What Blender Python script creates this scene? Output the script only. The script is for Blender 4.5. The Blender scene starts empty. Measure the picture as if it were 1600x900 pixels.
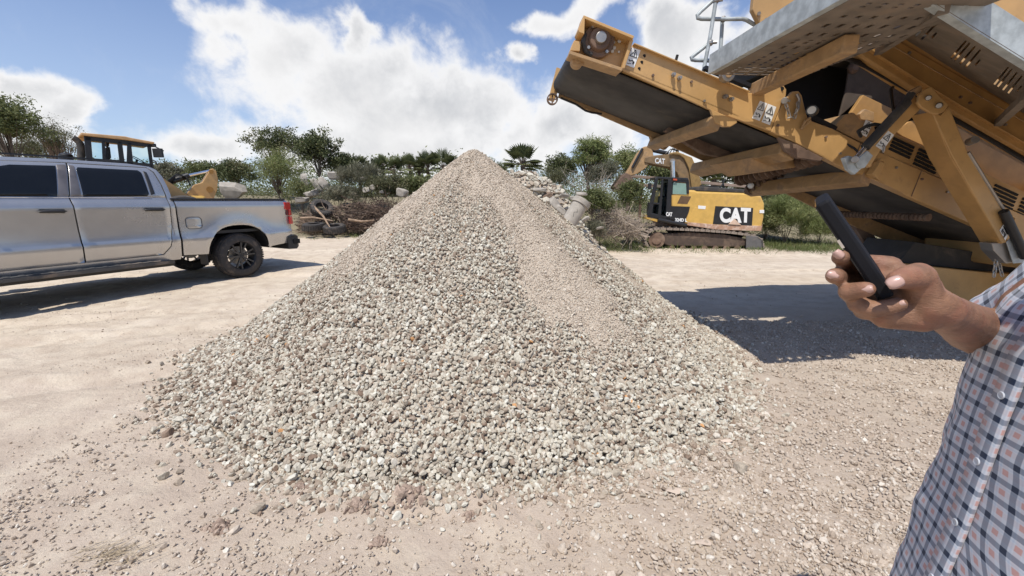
import bpy, bmesh, math, random
import numpy as np
from mathutils import Vector, Matrix
random.seed(7)
rng = np.random.default_rng(11)
R = math.radians
S = bpy.context.scene
COL = S.collection

# ------------------------------------------------------------------ camera
F = 620.0; TH = R(12.55); H = 1.42
ct, st = math.cos(TH), math.sin(TH)
cam = bpy.data.cameras.new('camera'); cam.sensor_width = 36; cam.lens = 36*F/1600
cam.clip_start = .02; cam.clip_end = 3000
co = bpy.data.objects.new('camera', cam); COL.objects.link(co)
co.location = (0, 0, H); co.rotation_euler = (R(90)-TH, 0, 0)
S.camera = co
# ------------------------------------------------------------------ world, sun, exposure
SUN = Vector((-.21, -.45, 1)).normalized()
EL = math.asin(SUN.z); AZ = math.atan2(SUN.x, SUN.y)
S.view_settings.view_transform = 'Standard'; S.view_settings.look = 'None'
S.view_settings.exposure = 0.12; S.view_settings.gamma = 1
sl = bpy.data.lights.new('sun', 'SUN'); sl.energy = 4.4; sl.angle = R(.5); sl.color = (1, .95, .88)
so = bpy.data.objects.new('sun', sl); COL.objects.link(so)
so.rotation_euler = SUN.to_track_quat('Z', 'Y').to_euler()

def ray(px, py):
    u = (px-800)/F; v = (py-450)/F
    return Vector((u, ct-v*st, -st-v*ct))

class NT:
    """small node-tree writer"""
    def __init__(s, nt): s.nt = nt; s.n = nt.nodes; s.l = nt.links
    def new(s, t, **k):
        n = s.n.new(t)
        for a, b in k.items(): setattr(n, a, b)
        return n
    def put(s, sock, v):
        if isinstance(v, bpy.types.NodeSocket): s.l.new(v, sock)
        elif v is not None:
            try: sock.default_value = v
            except Exception: sock.default_value = (*v, 1)
    def m(s, op, a, b=None, c=None, clamp=False):
        n = s.new('ShaderNodeMath', operation=op, use_clamp=clamp)
        s.put(n.inputs[0], a); s.put(n.inputs[1], b); s.put(n.inputs[2], c)
        return n.outputs[0]
    def noise(s, scale, vec=None, detail=4, rough=.55, dist=0):
        n = s.new('ShaderNodeTexNoise'); n.inputs['Scale'].default_value = scale
        n.inputs['Detail'].default_value = detail; n.inputs['Roughness'].default_value = rough
        n.inputs['Distortion'].default_value = dist
        if vec is not None: s.l.new(vec, n.inputs['Vector'])
        return n.outputs[0]
    def mix(s, f, a, b, bt='MIX'):
        n = s.new('ShaderNodeMix', data_type='RGBA', blend_type=bt)
        s.put(n.inputs[0], f); s.put(n.inputs[6], a); s.put(n.inputs[7], b)
        return n.outputs[2]
    def ramp(s, f, stops):
        n = s.new('ShaderNodeValToRGB'); s.l.new(f, n.inputs[0]); e = n.color_ramp.elements
        while len(e) < len(stops): e.new(.5)
        for i, (p, c) in enumerate(stops):
            e[i].position = p; e[i].color = (*c, 1) if len(c) == 3 else c
        return n.outputs[0]
    def mr(s, v, a, b, c=0., d=1., smooth=True):
        n = s.new('ShaderNodeMapRange', interpolation_type='SMOOTHSTEP' if smooth else 'LINEAR')
        s.put(n.inputs[0], v)
        for i, q in enumerate((a, b, c, d)): n.inputs[i+1].default_value = q
        return n.outputs[0]

w = bpy.data.worlds.new('World'); S.world = w; w.use_nodes = True
W = NT(w.node_tree); W.n.clear()
sky = W.new('ShaderNodeTexSky', sky_type='NISHITA'); sky.sun_disc = False
sky.sun_elevation = EL; sky.sun_rotation = AZ; sky.air_density = 1.0; sky.dust_density = .4; sky.ozone_density = 2.5
tc = W.new('ShaderNodeTexCoord'); gen = tc.outputs['Generated']
sep = W.new('ShaderNodeSeparateXYZ'); W.l.new(gen, sep.inputs[0])
az = W.m('ARCTAN2', sep.outputs[0], sep.outputs[1]); el = W.m('ARCSINE', sep.outputs[2])
wn = W.noise(2.6, gen, 8, .6, .15)
az2 = W.m('ADD', az, W.m('MULTIPLY', W.m('SUBTRACT', wn, .5), .42))
el2 = W.m('ADD', el, W.m('MULTIPLY', W.m('SUBTRACT', W.noise(3.4, gen, 7, .52), .5), .26))
# cloud banks, given as directions on the sky (azimuth, elevation, half sizes)
blobs = [(350, 5, 90, 45), (440, 75, 125, 62), (560, 135, 205, 80), (690, 175, 190, 80), (640, 225, 300, 55), (850, 210, 210, 70),
         (575, 62, 40, 24), (885, 15, 95, 38), (1075, 60, 90, 60), (1040, 150, 110, 75), (960, 205, 110, 60), (1180, 100, 90, 90),
         (25, 140, 55, 35), (85, 175, 65, 45), (340, 240, 110, 35), (785, 92, 34, 24), (1180, 240, 160, 50), (-100, 180, 130, 60), (1700, 120, 200, 110)]
mask = None
for cx, cy, rx, ry in blobs:
    d = ray(cx, cy).normalized(); a0 = math.atan2(d.x, d.y); e0 = math.asin(d.z)
    d1 = ray(cx+rx, cy).normalized(); ra = abs(math.atan2(d1.x, d1.y)-a0); d2 = ray(cx, cy-ry).normalized(); re = abs(math.asin(d2.z)-e0)
    da = W.m('MULTIPLY', W.m('SUBTRACT', az2, a0), 1/ra); de = W.m('MULTIPLY', W.m('SUBTRACT', el2, e0), 1/re)
    dd = W.m('SUBTRACT', 1.25, W.m('SQRT', W.m('ADD', W.m('MULTIPLY', da, da), W.m('MULTIPLY', de, de))))
    mask = dd if mask is None else W.m('SMOOTH_MAX', mask, dd, .25)
behind = W.mr(sep.outputs[1], .25, -.2, 0, 1)
mask = W.m('ADD', mask, W.m('MULTIPLY', behind, W.m('MULTIPLY', W.m('SUBTRACT', W.noise(1.6, gen, 3), .24), 8)))  # extra unseen cloud behind the camera, added to neutralise blue reflections on the truck
fine = W.noise(6, gen, 8, .56, .1)
dens = W.m('ADD', W.m('SUBTRACT', mask, .08), W.m('MULTIPLY', W.m('ADD', W.m('SUBTRACT', fine, .5), W.m('MULTIPLY', W.m('SUBTRACT', W.noise(15, gen, 6, .6, .4), .5), .45)), 2.2))
cov = W.mr(dens, .0, .62)
core = W.mr(dens, .35, 1.25)
shade = W.mr(W.noise(3.4, gen, 7, .6, .2), .36, .62)
greyc = W.mix(shade, (5.4, 5.5, 5.7, 1), (7.6, 7.55, 7.55, 1))
ccol = W.mix(core, (8.6, 8.55, 8.55, 1), greyc)
wisp = W.mr(W.noise(2.2, gen, 9, .7, .8), .5, .85, 0, .35)
haze = W.mr(el, .02, .5, .42, 0)
skc = W.mix(.10, W.mix(1.0, sky.outputs[0], (.83, 1.0, 1.27, 1), 'MULTIPLY'), (5.6, 6.0, 6.8, 1))
base = W.mix(haze, skc, (6.2, 6.9, 7.8, 1))
base = W.mix(wisp, base, (6.8, 7.2, 7.8, 1))
fin = W.mix(W.m('MULTIPLY', cov, .97), base, ccol)
bg = W.new('ShaderNodeBackground'); bg.inputs[1].default_value = .105; W.l.new(fin, bg.inputs[0])
wo = W.new('ShaderNodeOutputWorld'); W.l.new(bg.outputs[0], wo.inputs[0])

# ------------------------------------------------------------------ materials
MATS = {}
def mat(name, col, rough=.6, metal=0, dirt=0., dirtcol=(.3, .22, .15), bump=0., bscale=40, coat=0, spec=.5, var=.12, vscale=6, trans=0, dscale=3.):
    if name in MATS: return MATS[name]
    m = bpy.data.materials.new(name); m.use_nodes = True; N = NT(m.node_tree)
    p = N.n['Principled BSDF']; o = N.new('ShaderNodeTexCoord').outputs['Object']
    c = (*col, 1)
    nv = N.noise(vscale, o, 5)
    f = N.mr(nv, .3, .7)
    cc = N.mix(f, tuple(x*(1-var) for x in col)+(1,), tuple(min(1, x*(1+var)) for x in col)+(1,))
    if dirt > 0:
        dn = N.noise(dscale, o, 9, .68, .4)
        dm = N.mr(dn, .62-dirt*.3, .80-dirt*.25, 0, min(1, .35+dirt))
        cc = N.mix(dm, cc, (*dirtcol, 1))
        N.l.new(N.m('ADD', N.m('MULTIPLY', dm, .4), rough, clamp=True), p.inputs['Roughness'])
    else: p.inputs['Roughness'].default_value = rough
    N.l.new(cc, p.inputs['Base Color'])
    p.inputs['Metallic'].default_value = metal; p.inputs['Coat Weight'].default_value = coat
    p.inputs['Coat Roughness'].default_value = .06
    p.inputs['Specular IOR Level'].default_value = spec
    if trans: p.inputs['Transmission Weight'].default_value = trans
    if bump > 0:
        b = N.new('ShaderNodeBump'); b.inputs['Strength'].default_value = bump; b.inputs['Distance'].default_value = .01
        N.l.new(N.noise(bscale, o, 8, .7), b.inputs['Height']); N.l.new(b.outputs[0], p.inputs['Normal'])
    MATS[name] = m; return m

def attr_mat(name, stops, rough=.85, noise_amt=.25, nscale=60, trans=0.):
    """colour picked per loose piece through a random value per island"""
    m = bpy.data.materials.new(name); m.use_nodes = True; N = NT(m.node_tree); p = N.n['Principled BSDF']
    a = N.new('ShaderNodeAttribute'); a.attribute_name = 'tint'
    c = N.ramp(a.outputs['Fac'], stops)
    o = N.new('ShaderNodeTexCoord').outputs['Object']
    if noise_amt:
        nz = N.mr(N.noise(nscale, o, 5, .7), .3, .7, 1-noise_amt, 1+noise_amt*.6)
        n = N.new('ShaderNodeVectorMath', operation='SCALE'); N.l.new(c, n.inputs[0]); N.l.new(nz, n.inputs['Scale']); c = n.outputs[0]
    N.l.new(c, p.inputs['Base Color']); p.inputs['Roughness'].default_value = rough
    p.inputs['Specular IOR Level'].default_value = .25
    if trans:
        t = N.new('ShaderNodeBsdfTranslucent'); N.l.new(c, t.inputs[0])
        mx = N.new('ShaderNodeMixShader'); mx.inputs[0].default_value = trans
        N.l.new(p.outputs[0], mx.inputs[1]); N.l.new(t.outputs[0], mx.inputs[2]); N.l.new(mx.outputs[0], N.n['Material Output'].inputs[0])
    MATS[name] = m; return m

M_yel = mat('yellow_paint', (.50, .30, .115), .45, dirt=.16, dirtcol=(.22, .13, .07), coat=.1, bump=.08, bscale=60, var=.12, vscale=3, dscale=8)
M_yel2 = mat('excavator_yellow', (.60, .37, .09), .45, dirt=.18, dirtcol=(.4, .24, .12), coat=.1, var=.08, dscale=2.2)
M_yeldirty = mat('dirty_yellow_paint', (.40, .245, .11), .65, dirt=.45, dirtcol=(.25, .175, .115), bump=.3, bscale=50, var=.2, dscale=6)
M_orange = mat('orange_paint', (.44, .245, .08), .5, dirt=.15, dirtcol=(.25, .14, .07), coat=.1, dscale=3)  # also serves as the shaded tone of the yellow leg
M_rust = mat('rusty_steel', (.15, .095, .065), .85, dirt=.5, dirtcol=(.24, .17, .12), bump=.4, bscale=50, var=.3)
M_galv = mat('galvanised_steel', (.42, .45, .44), .55, .2, dirt=.1, dirtcol=(.25, .25, .24), var=.22, vscale=14)
M_galvd = mat('walkway_plate', (.19, .155, .12), .7, .15, dirt=.4, dirtcol=(.28, .21, .15), var=.2, vscale=8)
M_belt = mat('belt_rubber', (.05, .046, .042), .75, dirt=.3, dirtcol=(.13, .11, .09), bump=.15, bscale=25, var=.2)
M_black = mat('black_paint', (.015, .015, .016), .45, var=.2)
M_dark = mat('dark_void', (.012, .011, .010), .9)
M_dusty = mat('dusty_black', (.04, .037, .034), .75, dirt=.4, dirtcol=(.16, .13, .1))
M_chrome = mat('chrome', (.75, .75, .75), .18, 1.)
M_steel = mat('worn_steel', (.36, .34, .31), .45, .8, dirt=.3)
M_white = mat('white_vinyl', (.78, .78, .75), .5, var=.05, dirt=.1)
M_ink = mat('black_ink', (.02, .02, .02), .5)
M_rubber = mat('tyre_rubber', (.045, .041, .038), .85, dirt=.4, dirtcol=(.20, .155, .115), bump=.3, bscale=60, dscale=9)
M_track = mat('track_steel', (.27, .22, .175), .85, dirt=.4, dirtcol=(.2, .15, .11), bump=.4, bscale=12)
M_conc = mat('concrete', (.35, .315, .265), .9, dirt=.3, dirtcol=(.27, .23, .19), bump=.5, bscale=9, var=.15)
M_wood = mat('dead_wood', (.20, .145, .105), .9, var=.35, vscale=8)
M_bark = mat('bark', (.13, .10, .075), .95, var=.3, vscale=12, bump=.4)
M_paint = mat('silver_paint', (.50, .49, .475), .27, .72, coat=.6, var=.03, dirt=.12, dirtcol=(.42, .37, .32), dscale=1.5)
M_trim = mat('black_trim', (.02, .02, .021), .5, dirt=.1, dirtcol=(.12, .1, .085))
M_glassd = mat('tinted_glass', (.008, .009, .010), .04, coat=0, spec=.45, var=.1)
M_under = mat('underbody', (.02, .019, .018), .9)
M_red = mat('tail_lamp_red', (.5, .015, .012), .15, coat=1)
M_alloy = mat('black_alloy', (.035, .035, .037), .35, .3, coat=.4)
M_skin = mat('skin', (.255, .135, .080), .5, var=.22, vscale=45, bump=.25, bscale=260, spec=.35)
N = NT(M_skin.node_tree); p = N.n['Principled BSDF']; o = N.new('ShaderNodeTexCoord').outputs['Object']
mp = N.new('ShaderNodeMapping'); mp.inputs['Scale'].default_value = (1, 1, 3.2); mp.inputs['Rotation'].default_value = (.5, .9, .3); N.l.new(o, mp.inputs[0])
b = N.new('ShaderNodeBump'); b.inputs['Strength'].default_value = .55; b.inputs['Distance'].default_value = .0022
N.l.new(N.m('ADD', N.m('MULTIPLY', N.noise(95, mp.outputs[0], 4, .6, 1.5), 1.0), N.m('MULTIPLY', N.noise(420, o, 4, .7), .45)), b.inputs['Height']); N.l.new(b.outputs[0], p.inputs['Normal'])
p.inputs['Subsurface Weight'].default_value = .03; p.inputs['Subsurface Radius'].default_value = (.01, .004, .002)
red = N.mr(N.noise(26, o, 4), .45, .7, 0, .55); src = p.inputs['Base Color'].links[0].from_socket; N.l.new(N.mix(red, src, (.29, .12, .075, 1)), p.inputs['Base Color'])
M_nail = mat('finger_nail', (.50, .32, .26), .3, var=.05)
M_denim = mat('denim', (.05, .075, .13), .9, var=.2)
M_hair = mat('hair', (.03, .022, .017), .7)
M_leather = mat('boot_leather', (.12, .07, .04), .6)
M_phone = mat('phone_case', (.008, .008, .010), .7, spec=.25, bump=.1, bscale=600)
M_button = mat('shirt_button', (.5, .52, .55), .3)

def leafmat(name, lo, hi, dry=(.22, .18, .1)):
    return attr_mat(name, [(0, lo), (.55, tuple((a+b)/2 for a, b in zip(lo, hi))), (.9, hi), (1, dry)], .55, .2, 8, .28)
L_dark = leafmat('dark_foliage', (.07, .088, .036), (.215, .23, .105))
L_mid = leafmat('mid_foliage', (.095, .115, .04), (.25, .265, .115))
L_lime = leafmat('lime_foliage', (.13, .165, .05), (.34, .36, .15))
L_olive = leafmat('olive_foliage', (.085, .09, .042), (.21, .205, .11), (.28, .22, .15))
L_grey = leafmat('grey_foliage', (.11, .11, .065), (.26, .25, .17), (.3, .25, .18))
L_grass = leafmat('grass_blades', (.08, .11, .03), (.24, .26, .10), (.36, .29, .17))
L_straw = attr_mat('straw', [(0, (.2, .15, .09)), (1, (.5, .4, .26))], .8, .1)

# ------------------------------------------------------------------ mesh helpers
def V(*a): return Vector(a)
class MB:
    def __init__(s): s.v = []; s.f = []
    def add(s, vs, fs):
        b = len(s.v); s.v += [tuple(x) for x in vs]; s.f += [tuple(i+b for i in f) for f in fs]; return s
    def prism(s, poly, vec):
        n = len(poly); vec = Vector(vec)
        P = [Vector(p) for p in poly]; Q = [p+vec for p in P]
        return s.add(P+Q, [tuple(range(n)), tuple(range(2*n-1, n-1, -1))]+[(i, i+n, (i+1) % n+n, (i+1) % n) for i in range(n)])
    def box(s, c, d, ax=None):
        c = Vector(c); A = ax or (V(1, 0, 0), V(0, 1, 0), V(0, 0, 1))
        A = [Vector(a)*(h/2) for a, h in zip(A, d)]
        vs = [c+A[0]*i+A[1]*j+A[2]*k for i in (-1, 1) for j in (-1, 1) for k in (-1, 1)]
        return s.add(vs, [(0, 1, 3, 2), (4, 6, 7, 5), (0, 4, 5, 1), (2, 3, 7, 6), (0, 2, 6, 4), (1, 5, 7, 3)])
    def bar(s, a, b, wd, ht, up=(0, 0, 1)):
        a = Vector(a); b = Vector(b); d = (b-a); L = d.length; d.normalize(); up = Vector(up)
        x = d.cross(up)
        if x.length < 1e-4: x = d.cross(V(0, 1, 0))
        x.normalize(); z = x.cross(d)
        return s.box((a+b)/2, (L, wd, ht), (d, x, z))
    def cyl(s, a, b, r0, r1=None, n=16, caps=True):
        a = Vector(a); b = Vector(b); r1 = r0 if r1 is None else r1; d = (b-a).normalized()
        x = d.cross(V(0, 0, 1)) if abs(d.z) < .95 else d.cross(V(0, 1, 0)); x.normalize(); y = d.cross(x)
        vs = [p+(x*math.cos(t)+y*math.sin(t))*r for p, r in ((a, r0), (b, r1)) for t in [2*math.pi*i/n for i in range(n)]]
        fs = [(i, (i+1) % n, (i+1) % n+n, i+n) for i in range(n)]
        if caps: fs += [tuple(range(n-1, -1, -1)), tuple(range(n, 2*n))]
        return s.add(vs, fs)
    def tube(s, pts, r, n=8, caps=True):
        pts = [Vector(p) for p in pts]; m = len(pts); rs = r if isinstance(r, (list, tuple)) else [r]*m
        vs = []; prev = None
        for i, p in enumerate(pts):
            d = (pts[min(i+1, m-1)]-pts[max(i-1, 0)]).normalized()
            if prev is None:
                x = d.cross(V(0, 0, 1)) if abs(d.z) < .95 else d.cross(V(0, 1, 0))
            else: x = prev-d*prev.dot(d)
            x.normalize(); prev = x; y = d.cross(x)
            vs += [p+(x*math.cos(2*math.pi*k/n)+y*math.sin(2*math.pi*k/n))*rs[i] for k in range(n)]
        fs = [(i*n+k, i*n+(k+1) % n, (i+1)*n+(k+1) % n, (i+1)*n+k) for i in range(m-1) for k in range(n)]
        if caps: fs += [tuple(range(n-1, -1, -1)), tuple(range((m-1)*n, m*n))]
        return s.add(vs, fs)
    def lathe(s, c, axis, prof, n=32):
        """prof: (offset along axis, radius)"""
        c = Vector(c); d = Vector(axis).normalized(); x = d.cross(V(0, 0, 1)) if abs(d.z) < .95 else V(1, 0, 0); x.normalize(); y = d.cross(x)
        m = len(prof); vs = [c+d*o+(x*math.cos(2*math.pi*k/n)+y*math.sin(2*math.pi*k/n))*r for o, r in prof for k in range(n)]
        return s.add(vs, [(i*n+k, (i+1)*n+k, (i+1)*n+(k+1) % n, i*n+(k+1) % n) for i in range(m-1) for k in range(n)])
    def ball(s, c, r, n=12, sc=(1, 1, 1), ax=None):
        c = Vector(c); A = [Vector(a) for a in (ax or (V(1, 0, 0), V(0, 1, 0), V(0, 0, 1)))]; m = n//2
        vs = []
        for i in range(m+1):
            ph = math.pi*i/m
            for k in range(n):
                t = 2*math.pi*k/n
                vs.append(c+A[0]*(r*sc[0]*math.sin(ph)*math.cos(t))+A[1]*(r*sc[1]*math.sin(ph)*math.sin(t))+A[2]*(r*sc[2]*math.cos(ph)))
        return s.add(vs, [(i*n+k, (i+1)*n+k, (i+1)*n+(k+1) % n, i*n+(k+1) % n) for i in range(m) for k in range(n)])
    def cap(s, a, b, r0, r1, n=14):
        """tapered capsule, closed"""
        a = Vector(a); b = Vector(b); d = b-a; L = d.length; d.normalize()
        x = d.cross(V(0, 0, 1)) if abs(d.z) < .95 else d.cross(V(0, 1, 0)); x.normalize(); y = d.cross(x)
        prof = [(-r0*math.cos(t), r0*math.sin(t)) for t in (.05, .4, .8, 1.2, 1.57)]+[(L+r1*math.sin(t), r1*math.cos(t)) for t in (0, .4, .8, 1.2, 1.52)]
        m = len(prof)
        vs = [a+d*o+(x*math.cos(2*math.pi*k/n)+y*math.sin(2*math.pi*k/n))*r for o, r in prof for k in range(n)]
        fs = [(i*n+k, (i+1)*n+k, (i+1)*n+(k+1) % n, i*n+(k+1) % n) for i in range(m-1) for k in range(n)]
        fs += [tuple(range(n)), tuple(range(m*n-1, (m-1)*n-1, -1))]
        return s.add(vs, fs)
    def build(s, name, m, parent=None, bevel=0, smooth=False, wn=True):
        off = wloc(parent)
        me = bpy.data.meshes.new(name); me.from_pydata([(a-off.x, b-off.y, c-off.z) for a, b, c in s.v], [], s.f)
        me.materials.append(m)
        bm = bmesh.new(); bm.from_mesh(me); bmesh.ops.recalc_face_normals(bm, faces=bm.faces); bm.to_mesh(me); bm.free()
        if smooth: me.shade_smooth()
        o = bpy.data.objects.new(name, me); COL.objects.link(o); o.parent = parent
        if smooth:
            try: me.set_sharp_from_angle(angle=R(40))
            except Exception: pass
        if bevel:
            b = o.modifiers.new('bevel', 'BEVEL'); b.width = bevel; b.segments = 2; b.limit_method = 'ANGLE'; b.angle_limit = R(35)
        return o
def wloc(p):
    v = Vector((0, 0, 0))
    while p is not None:
        v += p.location if 'localframe' not in p else Vector((0, 0, 0)); p = p.parent
    return v
def thing(name, label, cat, loc, group=None, rotz=0, local=False):
    o = bpy.data.objects.new(name, None); COL.objects.link(o); o.location = loc; o.rotation_euler = (0, 0, rotz)
    o.empty_display_size = .2
    if local: o['localframe'] = 1
    return tag(o, label, cat, group)
def tag(o, label=None, cat=None, group=None, kind=None):
    if label: o['label'] = label
    if cat: o['category'] = cat
    if group: o['group'] = group
    if kind: o['kind'] = kind
    return o
def rawmesh(name, v, f, m, tint=None, parent=None, smooth=False):
    """numpy verts (N,3), faces (M,k)"""
    off = wloc(parent); v = v-np.array(off)
    me = bpy.data.meshes.new(name); k = f.shape[1]
    me.vertices.add(len(v)); me.vertices.foreach_set('co', v.astype(np.float32).ravel())
    me.loops.add(f.size); me.loops.foreach_set('vertex_index', f.astype(np.int32).ravel())
    me.polygons.add(len(f)); me.polygons.foreach_set('loop_start', np.arange(0, f.size, k, dtype=np.int32))
    try: me.polygons.foreach_set('loop_total', np.full(len(f), k, dtype=np.int32))
    except Exception: pass
    me.update(calc_edges=True)
    if tint is not None:
        a = me.attributes.new('tint', 'FLOAT', 'POINT'); a.data.foreach_set('value', tint.astype(np.float32))
    me.materials.append(m)
    if smooth: me.shade_smooth()
    else: me.shade_flat()
    o = bpy.data.objects.new(name, me); COL.objects.link(o); o.parent = parent
    return o
# value noise (numpy)
_P = rng.random((256, 256))
def vn(x, y):
    xi = np.floor(x).astype(int); yi = np.floor(y).astype(int); fx = x-xi; fy = y-yi
    fx = fx*fx*(3-2*fx); fy = fy*fy*(3-2*fy)
    g = lambda i, j: _P[(xi+i) & 255, (yi+j) & 255]
    return (g(0, 0)*(1-fx)+g(1, 0)*fx)*(1-fy)+(g(0, 1)*(1-fx)+g(1, 1)*fx)*fy
def fbm(x, y, o=4, s=0):
    t = 0; a = .5; x = x+s*17.3; y = y+s*9.1
    for i in range(o): t = t+a*(vn(x, y)-.5); x = x*2.03+3.1; y = y*2.03+7.7; a *= .5
    return t
def sst(x, a, b):
    t = np.clip((x-a)/(b-a), 0, 1); return t*t*(3-2*t)

# ------------------------------------------------------------------ ground
def hz(x, y):
    x = np.asarray(x, float); y = np.asarray(y, float)
    z = -.42*sst(y, 7, 13)*sst(x, -2, 5)
    berm = sst(y+fbm(x*.25, y*.25, 2, 3)*3, 16.2, 21)*(1.55-.5*sst(x, 2, 9))
    z = z+berm*(1+.3*fbm(x*.3, y*.3, 3, 1))
    # the yard: soft wheel ruts and dirt heaped by tracks
    yard = 1-sst(y, 15, 18)
    z = z+yard*(.06*fbm(x*.35, y*.9, 3, 5)+.03*fbm(x*1.6, y*2.5, 3, 6))
    near = (1-sst(y, 5, 9))
    right = sst(x, .6, 2.0)
    z = z+near*right*(.075*fbm(x*.8+y*.3, y*3.6, 3, 8))
    z = z+near*(.022*fbm(x*5, y*6, 4, 9))
    for yy, a_ in ((9.3, .05), (10.9, -.03), (11.6, .02), (7.9, .04), (5.6, .32), (6.5, .32), (4.1, .30)):     # wheel ruts along the road
        z = z-(.03*np.exp(-((y-yy-a_*x-.25*np.sin(x*.35))/.13)**2)-.018*np.exp(-((y-yy-.24-a_*x-.25*np.sin(x*.35))/.08)**2))*(.5+vn(x*1.5, y))*np.where((yy < 7), sst(-x, 1.5, 2.5), 1)
    # crusted clods in front of the pile's toe
    cl = np.exp(-(((x+.25)/.75)**2+((y-1.62)/.16)**2))
    z = z+cl*(.05+.10*fbm(x*9, y*9, 3, 12))
    return z
def axis(lo, hi, a, b, fine, g=1.12):
    c = list(np.arange(a, b, fine)); s = fine; v = b
    while v < hi: v += s; s *= g; c.append(v)
    s = fine; v = a; pre = []
    while v > lo: v -= s; s *= g; pre.append(v)
    return np.array(pre[::-1]+c)
xs = axis(-900, 900, -5.5, 5.5, .03, 1.06); ys = axis(-200, 1500, 1.0, 7.0, .025, 1.05)
gx, gy = np.meshgrid(xs, ys); gzv = hz(gx, gy)
near = (1-sst(gy, 4.5, 8))*(gy > 0)
rr = .95+.05*sst(gx, .3, 1.8)
gzv = gzv+near*rr*(.020*fbm(gx*22, gy*22, 3, 20)+.022*fbm(gx*8, gy*9, 2, 21))
nx, ny = len(xs), len(ys); idx = np.arange(nx*ny).reshape(ny, nx)
q = np.stack([idx[:-1, :-1], idx[:-1, 1:], idx[1:, 1:], idx[1:, :-1]], -1).reshape(-1, 4)
mg = bpy.data.materials.new('dusty_dirt'); mg.use_nodes = True; N = NT(mg.node_tree); p = N.n['Principled BSDF']
o = N.new('ShaderNodeTexCoord').outputs['Object']
sp = N.new('ShaderNodeSeparateXYZ'); N.l.new(o, sp.inputs[0]); X, Y = sp.outputs[0], sp.outputs[1]
n1 = N.noise(.55, o, 6, .6, .5); n2 = N.noise(4, o, 7, .65); n3 = N.noise(45, o, 6, .75)
mp = N.new('ShaderNodeMapping'); mp.inputs['Scale'].default_value = (.35, 2.2, 1); N.l.new(o, mp.inputs[0]); n4 = N.noise(1.8, mp.outputs[0], 7, .65)
c = N.mix(N.mr(n1, .35, .65), (.555, .465, .355, 1), (.655, .565, .44, 1))
c = N.mix(N.mr(n2, .40, .66, 0, .8), c, (.455, .365, .275, 1))
c = N.mix(N.mr(n4, .48, .68, 0, .55), c, (.66, .56, .45, 1))
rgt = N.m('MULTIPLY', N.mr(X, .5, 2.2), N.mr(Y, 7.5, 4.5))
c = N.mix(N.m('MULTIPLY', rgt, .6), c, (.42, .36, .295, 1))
nl = N.m('MULTIPLY', N.mr(Y, 4.5, 1.5), N.mr(n2, .3, .6, .3, .75))
c = N.mix(nl, c, (.48, .39, .31, 1))
c = N.mix(N.mr(n3, .52, .72, 0, .5), c, (.40, .315, .24, 1))
vg = N.m('MULTIPLY', N.mr(N.m('ADD', Y, N.m('MULTIPLY', N.noise(.8, o, 5), 3)), 16.2, 18.2), .85)
c = N.mix(vg, c, (.17, .15, .09, 1))
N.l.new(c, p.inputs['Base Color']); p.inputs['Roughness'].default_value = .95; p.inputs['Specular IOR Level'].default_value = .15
b = N.new('ShaderNodeBump'); b.inputs['Strength'].default_value = .75; b.inputs['Distance'].default_value = .02
vor = N.new('ShaderNodeTexVoronoi'); vor.inputs['Scale'].default_value = 38; N.l.new(o, vor.inputs['Vector'])
hh = N.m('ADD', N.m('MULTIPLY', n3, .8), N.m('ADD', N.m('MULTIPLY', N.noise(130, o, 4, .7), .35), N.m('MULTIPLY', vor.outputs[0], -.25)))
N.l.new(N.m('ADD', hh, N.m('MULTIPLY', n2, .8)), b.inputs['Height']); N.l.new(b.outputs[0], p.inputs['Normal'])
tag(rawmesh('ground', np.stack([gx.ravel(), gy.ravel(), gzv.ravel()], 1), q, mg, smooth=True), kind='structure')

# ------------------------------------------------------------------ stones
def icov(sub):
    bm = bmesh.new(); bmesh.ops.create_icosphere(bm, subdivisions=sub, radius=1); bm.verts.ensure_lookup_table()
    v = np.array([x.co[:] for x in bm.verts]); f = np.array([[x.index for x in fc.verts] for fc in bm.faces]); bm.free(); return v, f
I1 = icov(1); I2 = icov(2)
def protos(base, n, jit, seed):
    r = np.random.default_rng(seed); v, f = base; out = []
    for i in range(n):
        d = v.copy()
        # cut with random planes so that the stone is faceted
        for k in range(11 if len(v) > 20 else 4):
            nrm = r.normal(size=3); nrm /= np.linalg.norm(nrm); off = r.uniform(.42, .8)
            dd = d@nrm; over = np.clip(dd-off, 0, None); d = d-over[:, None]*nrm
        d = d*(1+r.normal(size=(len(v), 1))*jit)
        d = d*np.array([r.uniform(.95, 1.5), r.uniform(.8, 1.15), r.uniform(.55, .95)])
        out.append(d)
    return np.array(out), f
PR1 = protos(I1, 24, .10, 1); PR2 = protos(I2, 16, .04, 2)
def rotmats(n):
    qn = rng.normal(size=(n, 4)); qn /= np.linalg.norm(qn, axis=1)[:, None]; w_, x, y, z = qn.T
    return np.stack([np.stack([1-2*(y*y+z*z), 2*(x*y-z*w_), 2*(x*z+y*w_)], -1), np.stack([2*(x*y+z*w_), 1-2*(x*x+z*z), 2*(y*z-x*w_)], -1), np.stack([2*(x*z-y*w_), 2*(y*z+x*w_), 1-2*(x*x+y*y)], -1)], 1)
def stones(name, pos, rad, tint, m, pr=PR1, flat=None, parent=None):
    P, f = pr; n = len(pos); k = P.shape[1]
    v = P[rng.integers(0, len(P), n)]
    v = np.einsum('nij,nkj->nki', rotmats(n), v)*rad[:, None, None]
    if flat is not None: v[:, :, 2] *= flat
    v = v+pos[:, None, :]
    ff = (f[None]+(np.arange(n)*k)[:, None, None]).reshape(-1, 3)
    return rawmesh(name, v.reshape(-1, 3), ff, m, np.repeat(tint, k), parent)
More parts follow.
